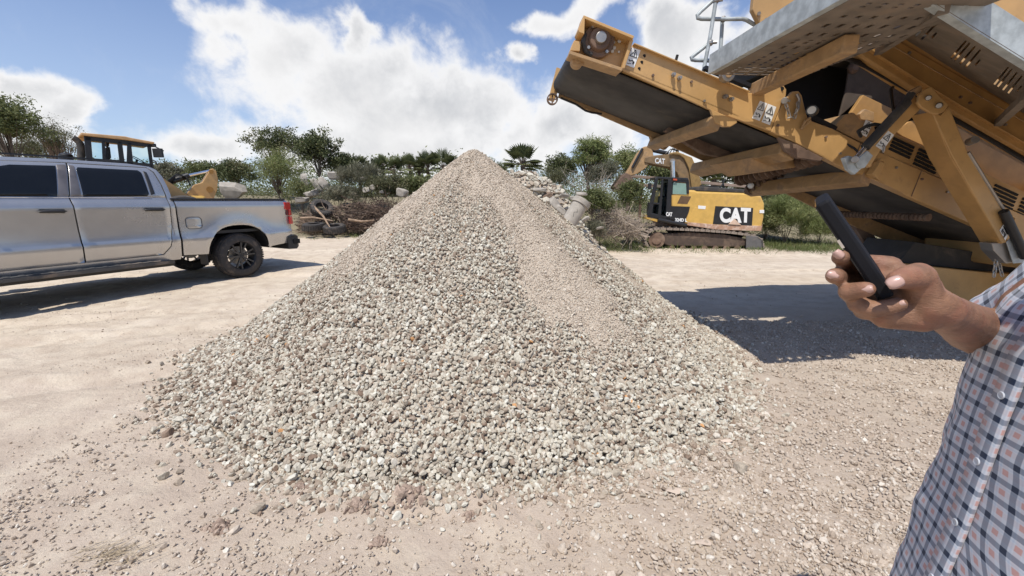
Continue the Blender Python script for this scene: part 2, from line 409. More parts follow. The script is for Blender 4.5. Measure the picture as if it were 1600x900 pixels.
ST = [(0, (.14, .09, .06)), (.12, (.25, .18, .13)), (.28, (.36, .295, .225)), (.5, (.455, .40, .315)), (.75, (.55, .51, .415)), (.93, (.65, .62, .53)), (1, (.56, .30, .13))]
M_stone = attr_mat('crushed_concrete', ST, .9, .22, 70)
M_fines = attr_mat('loose_rubble', [(0, (.38, .30, .225)), (.3, (.46, .38, .30)), (.8, (.54, .46, .37)), (1, (.66, .60, .51))], .92, .2, 70)

# the gravel cone
PC = V(-.41, 4.42, 0); PR_, PH = 2.66, 1.95
def prof(a):      # radius of the toe by direction
    return 2.66*(1+.012*np.sin(a*7+1)+.008*np.sin(a*13)+.03*np.exp(-((a+1.05)/.4)**2)-.05*np.exp(-((np.abs(a)-3.14)/.7)**2)-.05*np.exp(-(a/.5)**2))
def pz(x, y):
    dx = x-PC.x; dy = y-PC.y; r = np.hypot(dx, dy); a = np.arctan2(dy, dx); rt = r/prof(a)
    q_ = (np.sqrt(rt*rt+.0009)-.02)/.9806
    z = PH*np.where(q_ < 1, (1-q_)*(.94+.06*(1-q_)), 1-q_)
    z = z+.02*np.exp(-((rt-1.0)/.05)**2)
    z = z+np.clip(rt*3, 0, 1)*(.12*fbm(a*5, r*1.2, 3, 30)+.06*fbm(x*4, y*4, 3, 31))*np.clip((1.05-rt)*4, 0, 1)
    return z
def fines(x, y):  # 0 coarse pale stone .. 1 brown fines
    dx = x-PC.x; dy = y-PC.y; r = np.hypot(dx, dy); a = np.arctan2(dy, dx); rt = r/prof(a)
    top = 1-sst(rt, .10, .42)
    s1 = np.exp(-((a+.95+.18*rt)/.24)**2)*(1-sst(rt, .60, 1.0))*1.0      # streak right of centre
    s2 = np.exp(-((a+.40)/.32)**2)*.8*(1-sst(rt, .7, 1.0))
    s3 = np.exp(-((a+2.45)/.38)**2)*np.exp(-((rt-.40)/.27)**2)*1.2
    return np.clip(top*1.0+s1+s2+s3+fbm(a*9, rt*3, 3, 33)*1.9-.05+1.2*fbm(x*6, y*6, 3, 34), 0, 1)
na, nr = 420, 170
aa, rr_ = np.meshgrid(np.linspace(-math.pi, math.pi, na, endpoint=False), np.linspace(0, 1.12, nr)**.9)
px_ = PC.x+np.cos(aa)*rr_*prof(aa); py_ = PC.y+np.sin(aa)*rr_*prof(aa); pzz = pz(px_, py_)-.012+.016*sst(fines(px_, py_), .3, .9)+.012*fbm(px_*25, py_*25, 2, 2)
pzz = pzz-.05*sst(rr_, .93, 1.0)
idx = np.arange(na*nr).reshape(nr, na); nxt = np.roll(idx, -1, 1)
q = np.stack([idx[:-1], nxt[:-1], nxt[1:], idx[1:]], -1).reshape(-1, 4)
mp_ = bpy.data.materials.new('gravel_fines'); mp_.use_nodes = True; N = NT(mp_.node_tree); p = N.n['Principled BSDF']
o = N.new('ShaderNodeTexCoord').outputs['Object']; vo = N.new('ShaderNodeTexVoronoi'); vo.inputs['Scale'].default_value = 85; N.l.new(o, vo.inputs[0])
c = N.ramp(vo.outputs[1], [(0, (.34, .265, .2)), (.5, (.48, .405, .32)), (1, (.58, .51, .41))]); c = N.mix(.45, c, (.48, .40, .31, 1)); N.l.new(c, p.inputs['Base Color'])
b = N.new('ShaderNodeBump'); b.inputs['Strength'].default_value = .9; b.inputs['Distance'].default_value = .012; b.invert = True; N.l.new(vo.outputs[0], b.inputs['Height']); N.l.new(b.outputs[0], p.inputs['Normal']); p.inputs['Roughness'].default_value = .95
gp = thing('gravel_pile', 'tall cone of crushed pale gravel heaped in the middle of the yard', 'gravel pile', (PC.x, PC.y, 0))
rawmesh('core', np.stack([px_.ravel(), py_.ravel(), pzz.ravel()], 1), q, mp_, parent=gp, smooth=True)
def pile_pts(n, front=True):
    a = rng.uniform(-math.pi, math.pi, n); r = np.sqrt(rng.random(n))*1.0*prof(a)
    x = PC.x+np.cos(a)*r; y = PC.y+np.sin(a)*r
    k = (np.sin(a) < .35) | (rng.random(n) < .35)
    return x[k], y[k]
allp, allr, allt = [], [], []
x, y = pile_pts(118000); fi = fines(x, y); rt = np.hypot(x-PC.x, y-PC.y)/PR_
rad = (.0082+.0060*sst(rt, .15, .9))*(1-.45*fi)*rng.lognormal(0, .25, len(x)); keep = rng.random(len(x)) > sst(fi, .2, .8)*.86
x, y, rad, fi, rt = x[keep], y[keep], rad[keep], fi[keep], rt[keep]
z = pz(x, y)+rng.uniform(-.3, .9, len(x))*rad
t = np.clip(rng.beta(2.6, 1.9, len(x))*(.98-.15*fi)-.02, 0, .94); dkm = rng.random(len(x)) < (.04+.14*sst(-x, .8, 2.6)+.03*fi); t[dkm] = rng.uniform(0, .2, dkm.sum()); t[rng.random(len(x)) < .002] = 1
big = rad > .0155
o1 = stones('gravel', np.stack([x, y, z], 1)[~big], rad[~big], t[~big], M_stone, PR1, parent=gp); o1['kind'] = 'stuff'
x3, y3 = pile_pts(150000); f3 = fines(x3, y3); k = rng.random(len(x3)) < sst(f3, .1, .7); x3, y3 = x3[k], y3[k]
r3 = .0052*rng.lognormal(0, .35, len(x3)); o3 = stones('fine_gravel', np.stack([x3, y3, pz(x3, y3)+r3*.3+.006*sst(fines(x3, y3), .3, .9)], 1), r3, rng.beta(2.5, 2, len(x3)), attr_mat('fine_gravel', [(0, (.33, .255, .19)), (.4, (.47, .395, .31)), (1, (.62, .55, .45))], .92, .15, 90), PR1, parent=gp); o3['kind'] = 'stuff'
# extra chunky stones for the lower, nearer slope
x2, y2 = pile_pts(11000); k = (np.hypot(x2-PC.x, y2-PC.y)/PR_ > .4) & (rng.random(len(x2)) > fines(x2, y2)*1.3+.6*sst(np.arctan2(y2-PC.y, x2-PC.x), -1.2, -.7)); x2, y2 = x2[k], y2[k]
r2 = .0155*rng.lognormal(0, .2, len(x2))*(.8+.35*sst(np.hypot(x2-PC.x, y2-PC.y)/PR_, .4, 1)); z2 = pz(x2, y2)+rng.uniform(.2, 1.1, len(x2))*r2
t2 = np.clip(rng.beta(3.2, 1.6, len(x2)), 0, .94); k = rng.random(len(x2)) < .05+.16*sst(-x2, .8, 2.6); t2[k] = rng.uniform(0, .2, k.sum())
o2 = stones('coarse_gravel', np.concatenate([np.stack([x, y, z], 1)[big], np.stack([x2, y2, z2], 1)]), np.concatenate([rad[big], r2]), np.concatenate([t[big], t2]), M_stone, PR2, parent=gp); o2['kind'] = 'stuff'

# loose stones on the yard
def scatter(n, fx, fy, rlo, rs, dens=None, name='loose', m=M_fines, tl=(0, 1), flat=.6, pr=PR1, sink=.2, dy=0):
    x = fx(n); y = fy(n)
    if dens is not None:
        k = rng.random(n) < dens(x, y); x, y = x[k], y[k]
    rr0 = np.hypot(x-PC.x, y-PC.y)/prof(np.arctan2(y-PC.y, x-PC.x)); k = rr0 > .93; x, y = x[k], y[k]
    rad = rlo*rng.lognormal(0, rs, len(x)); rad = np.minimum(rad, rlo*4)
    z = hz(x, y)+rad*sink+.004
    return np.stack([x, y, z], 1), rad, rng.uniform(tl[0], tl[1], len(x))
U = lambda a, b: (lambda n: rng.uniform(a, b, n))
YN = lambda a, b: (lambda n: a+(b-a)*rng.random(n)**1.7)
A = [scatter(56000, U(.2, 5.2), YN(1.1, 4.6), .0056, .48, lambda x, y: np.clip(.55+1.6*fbm(x*1.2, y*1.6, 3, 40)+.3*sst(x, .4, 1.4), 0, 1)),
     scatter(26000, U(-2.6, 2.4), YN(1.1, 2.4), .0058, .42, lambda x, y: np.clip(.5+1.8*fbm(x*1.5, y*2, 3, 42), 0, 1)),
     scatter(24000, U(-6, 0), YN(1.1, 5), .0040, .34, lambda x, y: np.clip(.28+2.0*fbm(x*1.0, y*1.4, 3, 41)+.3*sst(-y, -2.6, -1.2), 0, 1)),
     scatter(9000, U(-9, 7), U(4, 15), .006, .35, lambda x, y: np.clip(.3+2.2*fbm(x*.6, y*1.2, 3, 43), 0, 1)),
     scatter(150, U(-.5, 3.4), YN(1.2, 4.2), .015, .3)]
tag(stones('loose_stones', np.concatenate([a[0] for a in A]), np.concatenate([a[1] for a in A]), np.concatenate([a[2] for a in A]), M_fines, PR1, flat=None), 'small loose stones and clods strewn over the dirt yard', 'loose stones', kind='stuff')
# stones that rolled off the pile
a = rng.uniform(-math.pi, .2, 8500); rr0 = prof(a)*(.96+np.abs(rng.normal(0, .055, len(a)))); x = PC.x+np.cos(a)*rr0; y = PC.y+np.sin(a)*rr0; rad = .0145*rng.lognormal(0, .28, len(a))
t = np.clip(rng.beta(2.6, 1.9, len(x)), 0, .94); k = rng.random(len(x)) < .16; t[k] = rng.uniform(.1, .35, k.sum())
tag(stones('rolled_gravel', np.stack([x, y, hz(x, y)+rad*.45], 1), rad, t, M_stone, PR2), 'stray pale gravel lying round the foot of the pile', 'gravel', kind='stuff')
# ------------------------------------------------------------------ pickup truck (local frame: x = rearward, y = +1 towards the camera side)
TAZ = R(27); TP = V(-5.031, 7.257, 0)
Ls = V(math.sin(TAZ), math.cos(TAZ), 0); Ns = V(math.cos(TAZ), -math.sin(TAZ), 0)     # Ns points to the camera side
truck = thing('pickup_truck', 'silver crew cab pickup truck parked at the left, tail towards the brush', 'pickup truck', TP-Ns*1.0, rotz=math.atan2(Ls.y, Ls.x), local=True)
# local coordinates: (s, lateral, z); near side is lateral = -1
WP = [(.40, .93), (.52, .955), (.68, .985), (.78, 1.005), (.84, .985), (1.0, .975), (1.2, .985), (1.31, .995), (1.35, .985), (1.425, .925), (1.44, .915), (1.5, .915), (1.65, .855), (1.80, .785), (1.88, .73), (1.93, .66), (2.1, .5)]
def wid(z, s_=None):
    wv = np.interp(z, [a for a, b in WP], [b for a, b in WP])
    if s_ is not None:
        for cs in (.07, -3.68):
            d = math.hypot(s_-cs, (z-.42)*1.0); wv += .035*math.exp(-((d-.60)/.10)**2)*(1 if z > .45 else .6)
        if s_ < -4.1: wv -= .22*((-4.1-s_)/.6)**2*.9
        if s_ > .95: wv -= .05*((s_-.95)/.2)**2
    return wv
def skin(name, poly, side, m=None, inset=0., zs=None, ss=None, thick=.03, parent=None, bevel=0):
    bm = bmesh.new(); vs = [bm.verts.new((a, 0, b)) for a, b in poly]; bm.faces.new(vs)
    for z in (zs or [.46, .52, .60, .68, .73, .78, .81, .84, .92, 1.0, 1.1, 1.2, 1.27, 1.31, 1.345, 1.39, 1.43, 1.5, 1.58, 1.65, 1.73, 1.8, 1.88]):
        bmesh.ops.bisect_plane(bm, geom=bm.verts[:]+bm.edges[:]+bm.faces[:], plane_co=(0, 0, z), plane_no=(0, 0, 1))
    for s_ in (ss or [x*.1 for x in range(-48, 13)]):
        if min(a for a, b in poly) < s_ < max(a for a, b in poly): bmesh.ops.bisect_plane(bm, geom=bm.verts[:]+bm.edges[:]+bm.faces[:], plane_co=(s_, 0, 0), plane_no=(1, 0, 0))
    for v in bm.verts: v.co.y = side*(wid(v.co.z, v.co.x)-inset)
    bmesh.ops.recalc_face_normals(bm, faces=bm.faces)
    if bm.faces[:] and sum(f.normal.y*side for f in bm.faces) < 0: bmesh.ops.reverse_faces(bm, faces=bm.faces)
    me = bpy.data.meshes.new(name); bm.to_mesh(me); bm.free(); me.materials.append(m or M_paint); me.shade_smooth()
    o = bpy.data.objects.new(name, me); COL.objects.link(o); o.parent = parent or truck
    so_ = o.modifiers.new('solid', 'SOLIDIFY'); so_.thickness = thick; so_.offset = -1
    b = o.modifiers.new('bevel', 'BEVEL'); b.width = .005; b.segments = 2; b.angle_limit = R(40)
    return o
def arch(cs, r, z0, n=18):
    pts = []
    for i in range(n+1):
        t = math.pi*(i/n); x = -math.cos(t); z = math.sin(t)
        e = 2.5; k = (abs(x)**e+abs(z)**e)**(-1/e)
        pts.append((cs+x*k*r, .42+max(z*k*r*1.03, z0-.42 if z < .15 else -9)))
    pts[0] = (pts[0][0], z0); pts[-1] = (pts[-1][0], z0); return pts
BA = arch(.07, .535, .50); FA = arch(-3.68, .535, .46)
bedp = [(-.82, .52), (-.82, 1.43), (1.04, 1.425), (1.10, 1.38), (1.13, 1.0), (1.13, .66), (1.06, .56), (.66, .53)]+BA[::-1]
def rrect(a, b, c, d, r=.04, n=4):
    out = []
    for cx, cz, t0 in ((b-r, d-r, 0), (a+r, d-r, 90), (a+r, c+r, 180), (b-r, c+r, 270)):
        out += [(cx+r*math.cos(R(t0+90*i/n)), cz+r*math.sin(R(t0+90*i/n))) for i in range(n+1)]
    return out
rdoor = []
rwin = [(-1.85, 1.46), (-1.14, 1.472), (-1.11, 1.51), (-1.10, 1.83), (-1.13, 1.865), (-1.79, 1.865), (-1.815, 1.83)]
fdoor = []
fwin = [(-3.02, 1.46), (-2.10, 1.457), (-2.0, 1.87), (-2.40, 1.855), (-2.65, 1.79), (-2.85, 1.67)]
cabq = [(-.85, .52), (-.838, 1.43), (-.838, 1.60), (-.855, 1.78), (-.89, 1.885), (-.95, 1.93), (-1.2, 1.96), (-1.8, 1.965), (-2.6, 1.945), (-2.95, 1.80), (-2.92, 1.775), (-2.55, 1.90), (-1.86, 1.925), (-.99, 1.918), (-.935, 1.85), (-.905, 1.66), (-.895, 1.45), (-.915, 1.0), (-.98, .685), (-1.09, .56), (-3.13, .55), (-3.13, .44), (-.87, .46)]
ffen = [(-4.62, .62), (-4.66, .95), (-4.60, 1.22), (-4.2, 1.30), (-3.3, 1.40), (-3.13, 1.41), (-3.13, .5), (-3.14, .46)]+FA[::-1]
for sd in (-1, 1):
    skin('bed_side', bedp, sd); skin('cab_side', cabq, sd); skin('front_fender', ffen, sd)
    for nm, dp, wp, hs in (('rear_door', rdoor, rwin, -1.13), ('front_door', fdoor, fwin, -2.21)):
        lo = [p for p in dp]
        # door skin below the belt, frame round the glass
        zmin = 1.45
        xr = [a for a, b in dp if b > 1.4]
        below = [p for p in dp if p[1] < zmin]
        d = skin(nm, ([(-1.985, .56), (-1.10, .57), (-.99, .69), (-.925, 1.0), (-.905, 1.45), (-1.982, 1.45)] if nm == 'rear_door' else [(-3.12, .56), (-2.0, .56), (-1.996, 1.45), (-3.15, 1.45), (-3.16, 1.3)]), sd)
        fr = skin('window_frame', dp[:0]+([(-1.982, 1.45), (-.905, 1.45), (-.915, 1.66), (-.945, 1.84), (-.995, 1.908), (-1.867, 1.915)] if nm == 'rear_door' else [(-3.15, 1.45), (-1.996, 1.45), (-1.882, 1.915), (-2.5, 1.90), (-2.75, 1.83), (-2.95, 1.72)]), sd, M_trim if False else M_paint, inset=.006, parent=d)
        skin('window', wp, sd, M_glassd, inset=-.004, thick=.012, parent=d)
        pill = ([(-1.975, 1.462), (-1.87, 1.462), (-1.82, 1.88), (-1.868, 1.895)] if nm == 'rear_door' else [(-2.09, 1.462), (-2.0, 1.462), (-1.895, 1.895), (-1.985, 1.885)])
        skin('pillar_cover', pill, sd, mat('bronze_pillar', (.22, .195, .18), .35, .6), inset=-.003, thick=.01, parent=d)
        if nm == 'rear_door':
            skin('quarter_trim', [(-1.09, 1.49), (-1.035, 1.51), (-1.03, 1.84), (-1.07, 1.86)], sd, M_trim, inset=-.003, thick=.01, parent=d)
        y = sd*1.0; h = MB(); h.bar((hs-.10, y, 1.275), (hs+.12, y+sd*.012, 1.27), .03, .05); h.ball((hs+.01, y+sd*.03, 1.27), 1, 12, (.135, .022, .022))
        h.build('door_handle', M_trim, d, smooth=True)
        h = MB(); h.bar((hs-.03, sd*1.013, 1.262), (hs+.05, sd*1.022, 1.262), .01, .02); h.build('handle_cup', M_chrome, d)
    # belt moulding
    MB().tube([(s_, sd*(wid(1.452)+.004), 1.45+.012*(s_+1.1)*0) for s_ in (-3.1, -2.5, -2.0, -1.5, -1.1)], .007, 6).build('belt_moulding', M_chrome, truck)
    # rocker and running board
    st_ = MB(); st_.prism([(-3.15, sd*.93, .40), (-.95, sd*.93, .40), (-1.12, sd*1.13, .43), (-3.1, sd*1.13, .43)], (0, 0, .045)); st_.prism([(-3.05, sd*1.0, .478), (-1.15, sd*1.0, .478), (-1.2, sd*1.10, .478), (-3.0, sd*1.10, .478)], (0, 0, .006))
    for i in range(14): st_.box((-3.0+i*.13, sd*1.05, .487), (.05, .09, .008))
    st_.build('running_board', mat('step_grey', (.07, .068, .065), .5, dirt=.3), truck, bevel=.012)
    skin('rocker_panel', [(-3.13, .36), (-.95, .36), (-.93, .455), (-3.13, .435)], sd, M_trim, inset=.03)
    # tail lamp
    tl = MB(); y = sd*1.0
    for a0, a1, z0, z1 in ((1.00, 1.15, 1.22, 1.37), (1.075, 1.155, 1.10, 1.23), (1.075, 1.165, .93, 1.09)):
        tl.prism([(a0, sd*.99, z0+.02), (a0+.02, sd*.99, z0), (a1, sd*.955, z0), (a1, sd*.955, z1), (a0+.01, sd*.99, z1)], (0, -sd*.10, 0))
    t_ = tl.build('tail_lamp', M_red, truck, bevel=.008); t_.location.y = sd*.012
    k = MB(); k.box((1.05, sd*.955, 1.165), (.05, .06, .10)); k.build('lamp_trim', mat('dark_red', (.12, .01, .01), .3), t_)
    if sd < 0:
        fd = skin('fuel_door', rrect(-.72, -.50, .95, 1.13, .05), sd, inset=-.004, thick=.01)
        g_ = MB(); pts = rrect(-.727, -.493, .943, 1.137, .055); g_.tube([(a, -(wid(b, a)+.004), b) for a, b in pts+pts[:1]], .0035, 5); g_.build('fuel_door_seam', M_trim, fd)
    # mud flap and liner
    MB().box((-.50, sd*.87, .44), (.02, .22, .26)).build('mud_flap', M_trim, truck, bevel=.005)
# structure inside
ins = MB()
ins.box((-2.3, 0, .62), (4.2, 1.5, .28)); ins.box((.15, 0, .66), (1.9, 1.2, .22)); ins.build('chassis', M_under, truck)
for sd in (-1, 1):
    for cs in (.07, -3.68):
        wl = MB(); A_ = arch(cs, .545, .5); n_ = len(A_)
        wl.add([(a, sd*.95, b) for a, b in A_]+[(a, sd*.55, b) for a, b in A_], [(i, i+1, i+1+n_, i+n_) for i in range(n_-1)])
        wl.add([(a, sd*.56, b) for a, b in A_], [tuple(range(n_))]); wl.build('wheel_well', M_under, truck)
bed = MB(); bed.box((.12, 0, .86), (1.96, 1.86, .05)); bed.box((-.80, 0, 1.15), (.05, 1.84, .52)); bed.build('bed_floor', M_trim, truck)
for sd in (-1, 1): MB().bar((-.86, sd*.90, 1.43), (1.06, sd*.90, 1.425), .11, .03).build('bed_rail_cap', M_trim, truck, bevel=.008)
tg = MB(); tg.prism([(1.09, -.93, .62), (1.14, -.93, 1.36), (1.08, -.93, 1.42), (1.04, -.93, .62)], (0, 1.86, 0)); tg.build('tailgate', M_paint, truck, bevel=.02)
bp = MB(); bp.prism([(1.02, -.985, .44), (1.22, -.93, .44), (1.26, -.90, .53), (1.26, -.90, .64), (1.16, -.955, .665), (1.02, -.985, .60)], (0, .02, 0))
bp.prism([(.98, -1.01, .43), (1.17, -1.0, .42), (1.27, -.92, .46), (1.27, -.92, .68), (1.16, -1.0, .71), (1.0, -1.01, .68)], (0, 2.0, 0))
bpo = bp.build('rear_bumper', M_trim, truck, bevel=.02)
MB().box((1.18, -.985, .575), (.13, .05, .09)).build('bumper_step', M_dark, bpo)
# cabin top, glass and bonnet
def loft(name, secs, m, parent=truck, smooth=True, close=False):
    mb = MB(); n = len(secs[0])
    for s_ in secs: mb.v += [tuple(p) for p in s_]
    mb.f = [(i*n+k, i*n+k+1, (i+1)*n+k+1, (i+1)*n+k) for i in range(len(secs)-1) for k in range(n-1)]
    return mb.build(name, m, parent, smooth=smooth)
RO = [(-.845, 1.68), (-.86, 1.80), (-.90, 1.89), (-.96, 1.925), (-1.2, 1.95), (-2.0, 1.958), (-2.6, 1.938), (-2.98, 1.79)]
secs = []
for a, b in RO:
    e = wid(b)-.012 if b > 1.8 else wid(b)-.015
    secs.append([(a, y*e, b+.035*(1-abs(y)**2.2)) for y in np.linspace(-1, 1, 17)])
ro = loft('roof', secs, M_paint); m_ = ro.modifiers.new('s', 'SOLIDIFY'); m_.thickness = .02
for i, y in enumerate((-.55, .55)): MB().bar((-1.25, y, 2.0), (-2.6, y, 2.0), .03, .02).build('roof_rail', M_trim, ro)
loft('rear_glass', [[(-.84, y*wid(1.47)*.97, 1.47) for y in np.linspace(-1, 1, 9)], [(-.85, y*wid(1.72)*.97, 1.72) for y in np.linspace(-1, 1, 9)]], M_glassd)
loft('cab_back', [[(-.848, y*.93, z) for y in np.linspace(-1, 1, 9)] for z in (.55, 1.0, 1.46)], M_paint)
loft('windscreen', [[(-2.95-.03*(1-y*y), y*wid(1.80)*.96, 1.80) for y in np.linspace(-1, 1, 9)], [(-3.55-.12*(1-y*y), y*.86, 1.44) for y in np.linspace(-1, 1, 9)]], M_glassd)
loft('bonnet', [[(-3.2, y*.95, 1.40+.05*(1-y*y)) for y in np.linspace(-1, 1, 13)], [(-3.9, y*.95, 1.33+.09*(1-y*y)) for y in np.linspace(-1, 1, 13)], [(-4.5, y*.90, 1.24+.08*(1-y*y)) for y in np.linspace(-1, 1, 13)], [(-4.68, y*.86, 1.12+.04*(1-y*y)) for y in np.linspace(-1, 1, 13)]], M_paint)
fg = MB(); fg.prism([(-4.62, -.88, .95), (-4.74, -.7, .95), (-4.74, .7, .95), (-4.62, .88, .95)], (0, 0, .24)); fg.build('grille', M_trim, truck, bevel=.02)
fg = MB(); fg.prism([(-4.5, -.96, .45), (-4.80, -.8, .45), (-4.80, .8, .45), (-4.5, .96, .45)], (0, 0, .42)); fg.build('front_bumper', M_trim, truck, bevel=.04)
for sd in (-1, 1):
    MB().box((-4.62, sd*.80, 1.06), (.16, .16, .16)).build('headlight', M_chrome, truck, bevel=.03)
    a_ = MB(); a_.bar((-3.0, sd*.93, 1.50), (-3.0, sd*1.12, 1.53), .06, .04); a_.box((-3.0, sd*1.16, 1.56), (.10, .16, .24)); a_.build('side_mirror', M_trim, truck, bevel=.02)
seat = MB()
for s_ in (-1.35, -2.35):
    for y in (-.42, .42): seat.box((s_, y, 1.2), (.16, .5, .7)); seat.box((s_-.02, y, 1.62), (.12, .26, .16))
seat.build('seats', M_under, truck, bevel=.03)
def wheel(cs, sd):
    c = V(cs, sd*.86, .405); ax = V(0, sd, 0)
    r = .405; pr = [(-.13, .25), (-.135, .31), (-.128, .36), (-.10, r-.012), (-.06, r), (0, r+.003), (.06, r), (.10, r-.012), (.128, .36), (.135, .31), (.13, .262), (.10, .25)]
    wo_ = MB().lathe(c, ax, pr, 64)
    # tread blocks on the shoulders and crown
    for i in range(56):
        t = 2*math.pi*i/56
        for k, off in ((-.105, 0), (-.04, .5), (.04, 0), (.105, .5)):
            tt = t+off*2*math.pi/56; d = V(math.cos(tt), 0, math.sin(tt)); tn = V(-math.sin(tt), 0, math.cos(tt))
            rr = r+.001 if abs(k) < .09 else r-.012
            wo_.box(c+ax*k+d*(rr), (.03, .045, .012), (tn, V(0, 1, 0), d))
    w_ = thing_part('wheel', truck)
    wo_.build('tyre', M_rubber, w_, smooth=True)
    rm = MB().lathe(c, ax, [(.10, .252), (.115, .262), (.12, .252), (.095, .238), (.02, .225), (-.08, .22)], 48)
    for i in range(6):
        t = 2*math.pi*i/6+.25
        for dt in (-.15, .15):
            a = V(math.cos(t+dt*.4), 0, math.sin(t+dt*.4)); b_ = V(math.cos(t+dt*1.3), 0, math.sin(t+dt*1.3))
            rm.bar(c+ax*.085+a*.045, c+ax*.098+b_*.245, .026, .032, up=ax)
    rm.cyl(c+ax*.03, c+ax*.098, .062, .052, 20)
    for i in range(6):
        t = 2*math.pi*i/6; rm.cyl(c+ax*.09+V(math.cos(t), 0, math.sin(t))*.042, c+ax*.108+V(math.cos(t), 0, math.sin(t))*.042, .009, n=8)
    rm.build('rim', M_alloy, w_)
    MB().cyl(c-ax*.02, c+ax*.0, .165, n=28).build('brake_disc', M_steel, w_)
    MB().cyl(c+ax*.095, c+ax*.104, .03, .026, n=20).build('hub_cap', M_trim, w_)
def thing_part(name, parent):
    o = bpy.data.objects.new(name, None); COL.objects.link(o); o.parent = parent; o.empty_display_size = .1; return o
for cs in (.07, -3.68):
    for sd in (-1, 1): wheel(cs, sd)
MB().cyl((.07, -.8, .42), (.07, .8, .42), .05).build('axle', M_under, truck)
def text(txt, size, m, parent, origin, xdir, ydir, name='lettering', depth=.002, bold=0, sx=1., align='CENTER'):
    cu = bpy.data.curves.new(name, 'FONT'); cu.body = txt; cu.size = size; cu.extrude = depth; cu.offset = bold; cu.align_x = align; cu.align_y = 'CENTER'
    tmp = bpy.data.objects.new('tmp_text', cu); COL.objects.link(tmp); bpy.context.view_layer.update()
    me = bpy.data.meshes.new_from_object(tmp.evaluated_get(bpy.context.evaluated_depsgraph_get())); bpy.data.objects.remove(tmp)
    x = Vector(xdir).normalized(); y = Vector(ydir).normalized(); z = x.cross(y); M4 = Matrix((x*sx, y, z)).transposed()
    off = wloc(parent)
    for v in me.vertices: v.co = M4@v.co+Vector(origin)-off
    me.name = name; me.materials.clear(); me.materials.append(m); o = bpy.data.objects.new(name, me); COL.objects.link(o); o.parent = parent; return o
text('Z71 4X4', .058, mat('grey_decal', (.2, .2, .21), .5), truck, (.66, -(wid(1.39, .66)+.004), 1.385), (1, 0, 0), (0, .45, 1), 'decal', sx=1.15)

# ------------------------------------------------------------------ generic traced-plane helper
class Plane:
    def __init__(s, P, az):
        s.P = Vector(P); a = R(az); s.L = V(math.sin(a), math.cos(a), 0); s.C = V(-math.cos(a), math.sin(a), 0)
        if s.C.y < 0: s.C = -s.C
    def at(s, px, py, c=0.):
        d = ray(px, py); P = s.P+s.C*c; k = (P.x*s.C.x+P.y*s.C.y)/(d.x*s.C.x+d.y*s.C.y)
        return V(d.x*k, d.y*k, H+d.z*k)
    def poly(s, pts, c0): return [s.at(x, y, c0) for x, y in pts]
    def pr(s, mb, pts, c0, c1):
        """outline at depth c0, thickened back to c1"""
        return mb.prism(s.poly(pts, c0), s.C*(c1-c0))

# ------------------------------------------------------------------ wheel loader behind the truck
LP = Plane((-11.6, 12.0, 0), 40)
base = V(-10.5, 12.8, float(hz(-10.5, 12.8)))
ld = thing('wheel_loader', 'yellow wheel loader with black cab standing behind the silver pickup', 'wheel loader', base)
q_ = lambda x, y, c=0: LP.at(x, y, c)
cabw = 1.5
m = MB(); LP.pr(m, [(126, 207), (150, 209), (196, 213), (204, 215), (242, 222), (240, 225), (200, 219), (126, 211)], -.08, cabw+.08); m.build('roof', mat('faded_orange', (.52, .32, .15), .6), ld, bevel=.02)
m = MB()
for pts in ([(131, 211), (200, 218), (236, 225), (235, 230), (198, 226), (133, 219)],
            [(131, 212), (142, 213), (146, 262), (136, 262)], [(159, 220), (164, 220), (166, 262), (161, 262)],
            [(183, 220), (191, 222), (196, 262), (188, 262)], [(199, 222), (205, 223), (209, 262), (198, 262)], [(230, 226), (236, 227), (240, 262), (235, 262)],
            [(136, 247), (240, 256), (241, 275), (137, 275)]):
    LP.pr(m, pts, 0, .07); LP.pr(m, pts, cabw-.07, cabw)
m.build('cab_frame', M_black, ld, bevel=.01)
m = MB(); LP.pr(m, [(165, 230), (172, 229), (174, 246), (170, 252), (164, 250)], .5, .95); LP.pr(m, [(165, 222), (171, 222), (171, 229), (166, 229)], .6, .85); m.build('driver_seat', M_black, ld, bevel=.03)
m = MB(); m.lathe(q_(214, 249, .72), (q_(222, 238, .72)-q_(214, 249, .72)), [(0, .19), (.02, .2), (.02, .17), (0, .17), (0, .19)], 20); m.cyl(q_(212, 262, .72), q_(214, 249, .72), .03); m.build('steering_wheel', M_black, ld)
gl = bpy.data.materials.new('pale_glass'); gl.use_nodes = True; N = NT(gl.node_tree); p = N.n['Principled BSDF']; p.inputs['Base Color'].default_value = (.7, .85, .88, 1); p.inputs['Roughness'].default_value = .03; p.inputs['Transmission Weight'].default_value = 1; p.inputs['IOR'].default_value = 1.02; p.inputs['Specular IOR Level'].default_value = .8
for pts in ([(143, 219), (159, 220), (161, 250), (145, 249)], [(205, 224), (230, 227), (236, 256), (209, 254)]):
    m = MB(); LP.pr(m, pts, .03, .04); m.build('side_window', gl, ld)
m = MB(); m.tube([q_(127, 265, .5), q_(127, 232, .5), q_(125, 224, .5), q_(118, 217, .5), q_(114, 215, .5)], [.085, .085, .085, .08, .075], 14); m.build('exhaust_stack', M_dusty, ld, smooth=True)
m = MB(); m.cyl(q_(103, 262, .9), q_(103, 244, .9), .15, n=20); m.ball(q_(103, 243, .9), .15, 14, (1, 1, .5)); m.build('air_cleaner', M_black, ld, smooth=True)
m = MB(); m.tube([q_(236, 226, -.05), q_(246, 231, -.1), q_(256, 236, -.15)], .02); m.box(q_(247, 239, -.15), (.28, .07, .26)); m.build('side_mirror', M_black, ld, bevel=.02)
m = MB(); m.tube([q_(238, 250, -.05), q_(243, 252, -.1), q_(246, 258, -.1)], .02); m.box(q_(238, 227, .1), (.14, .12, .1)); m.build('work_lamp', M_black, ld)
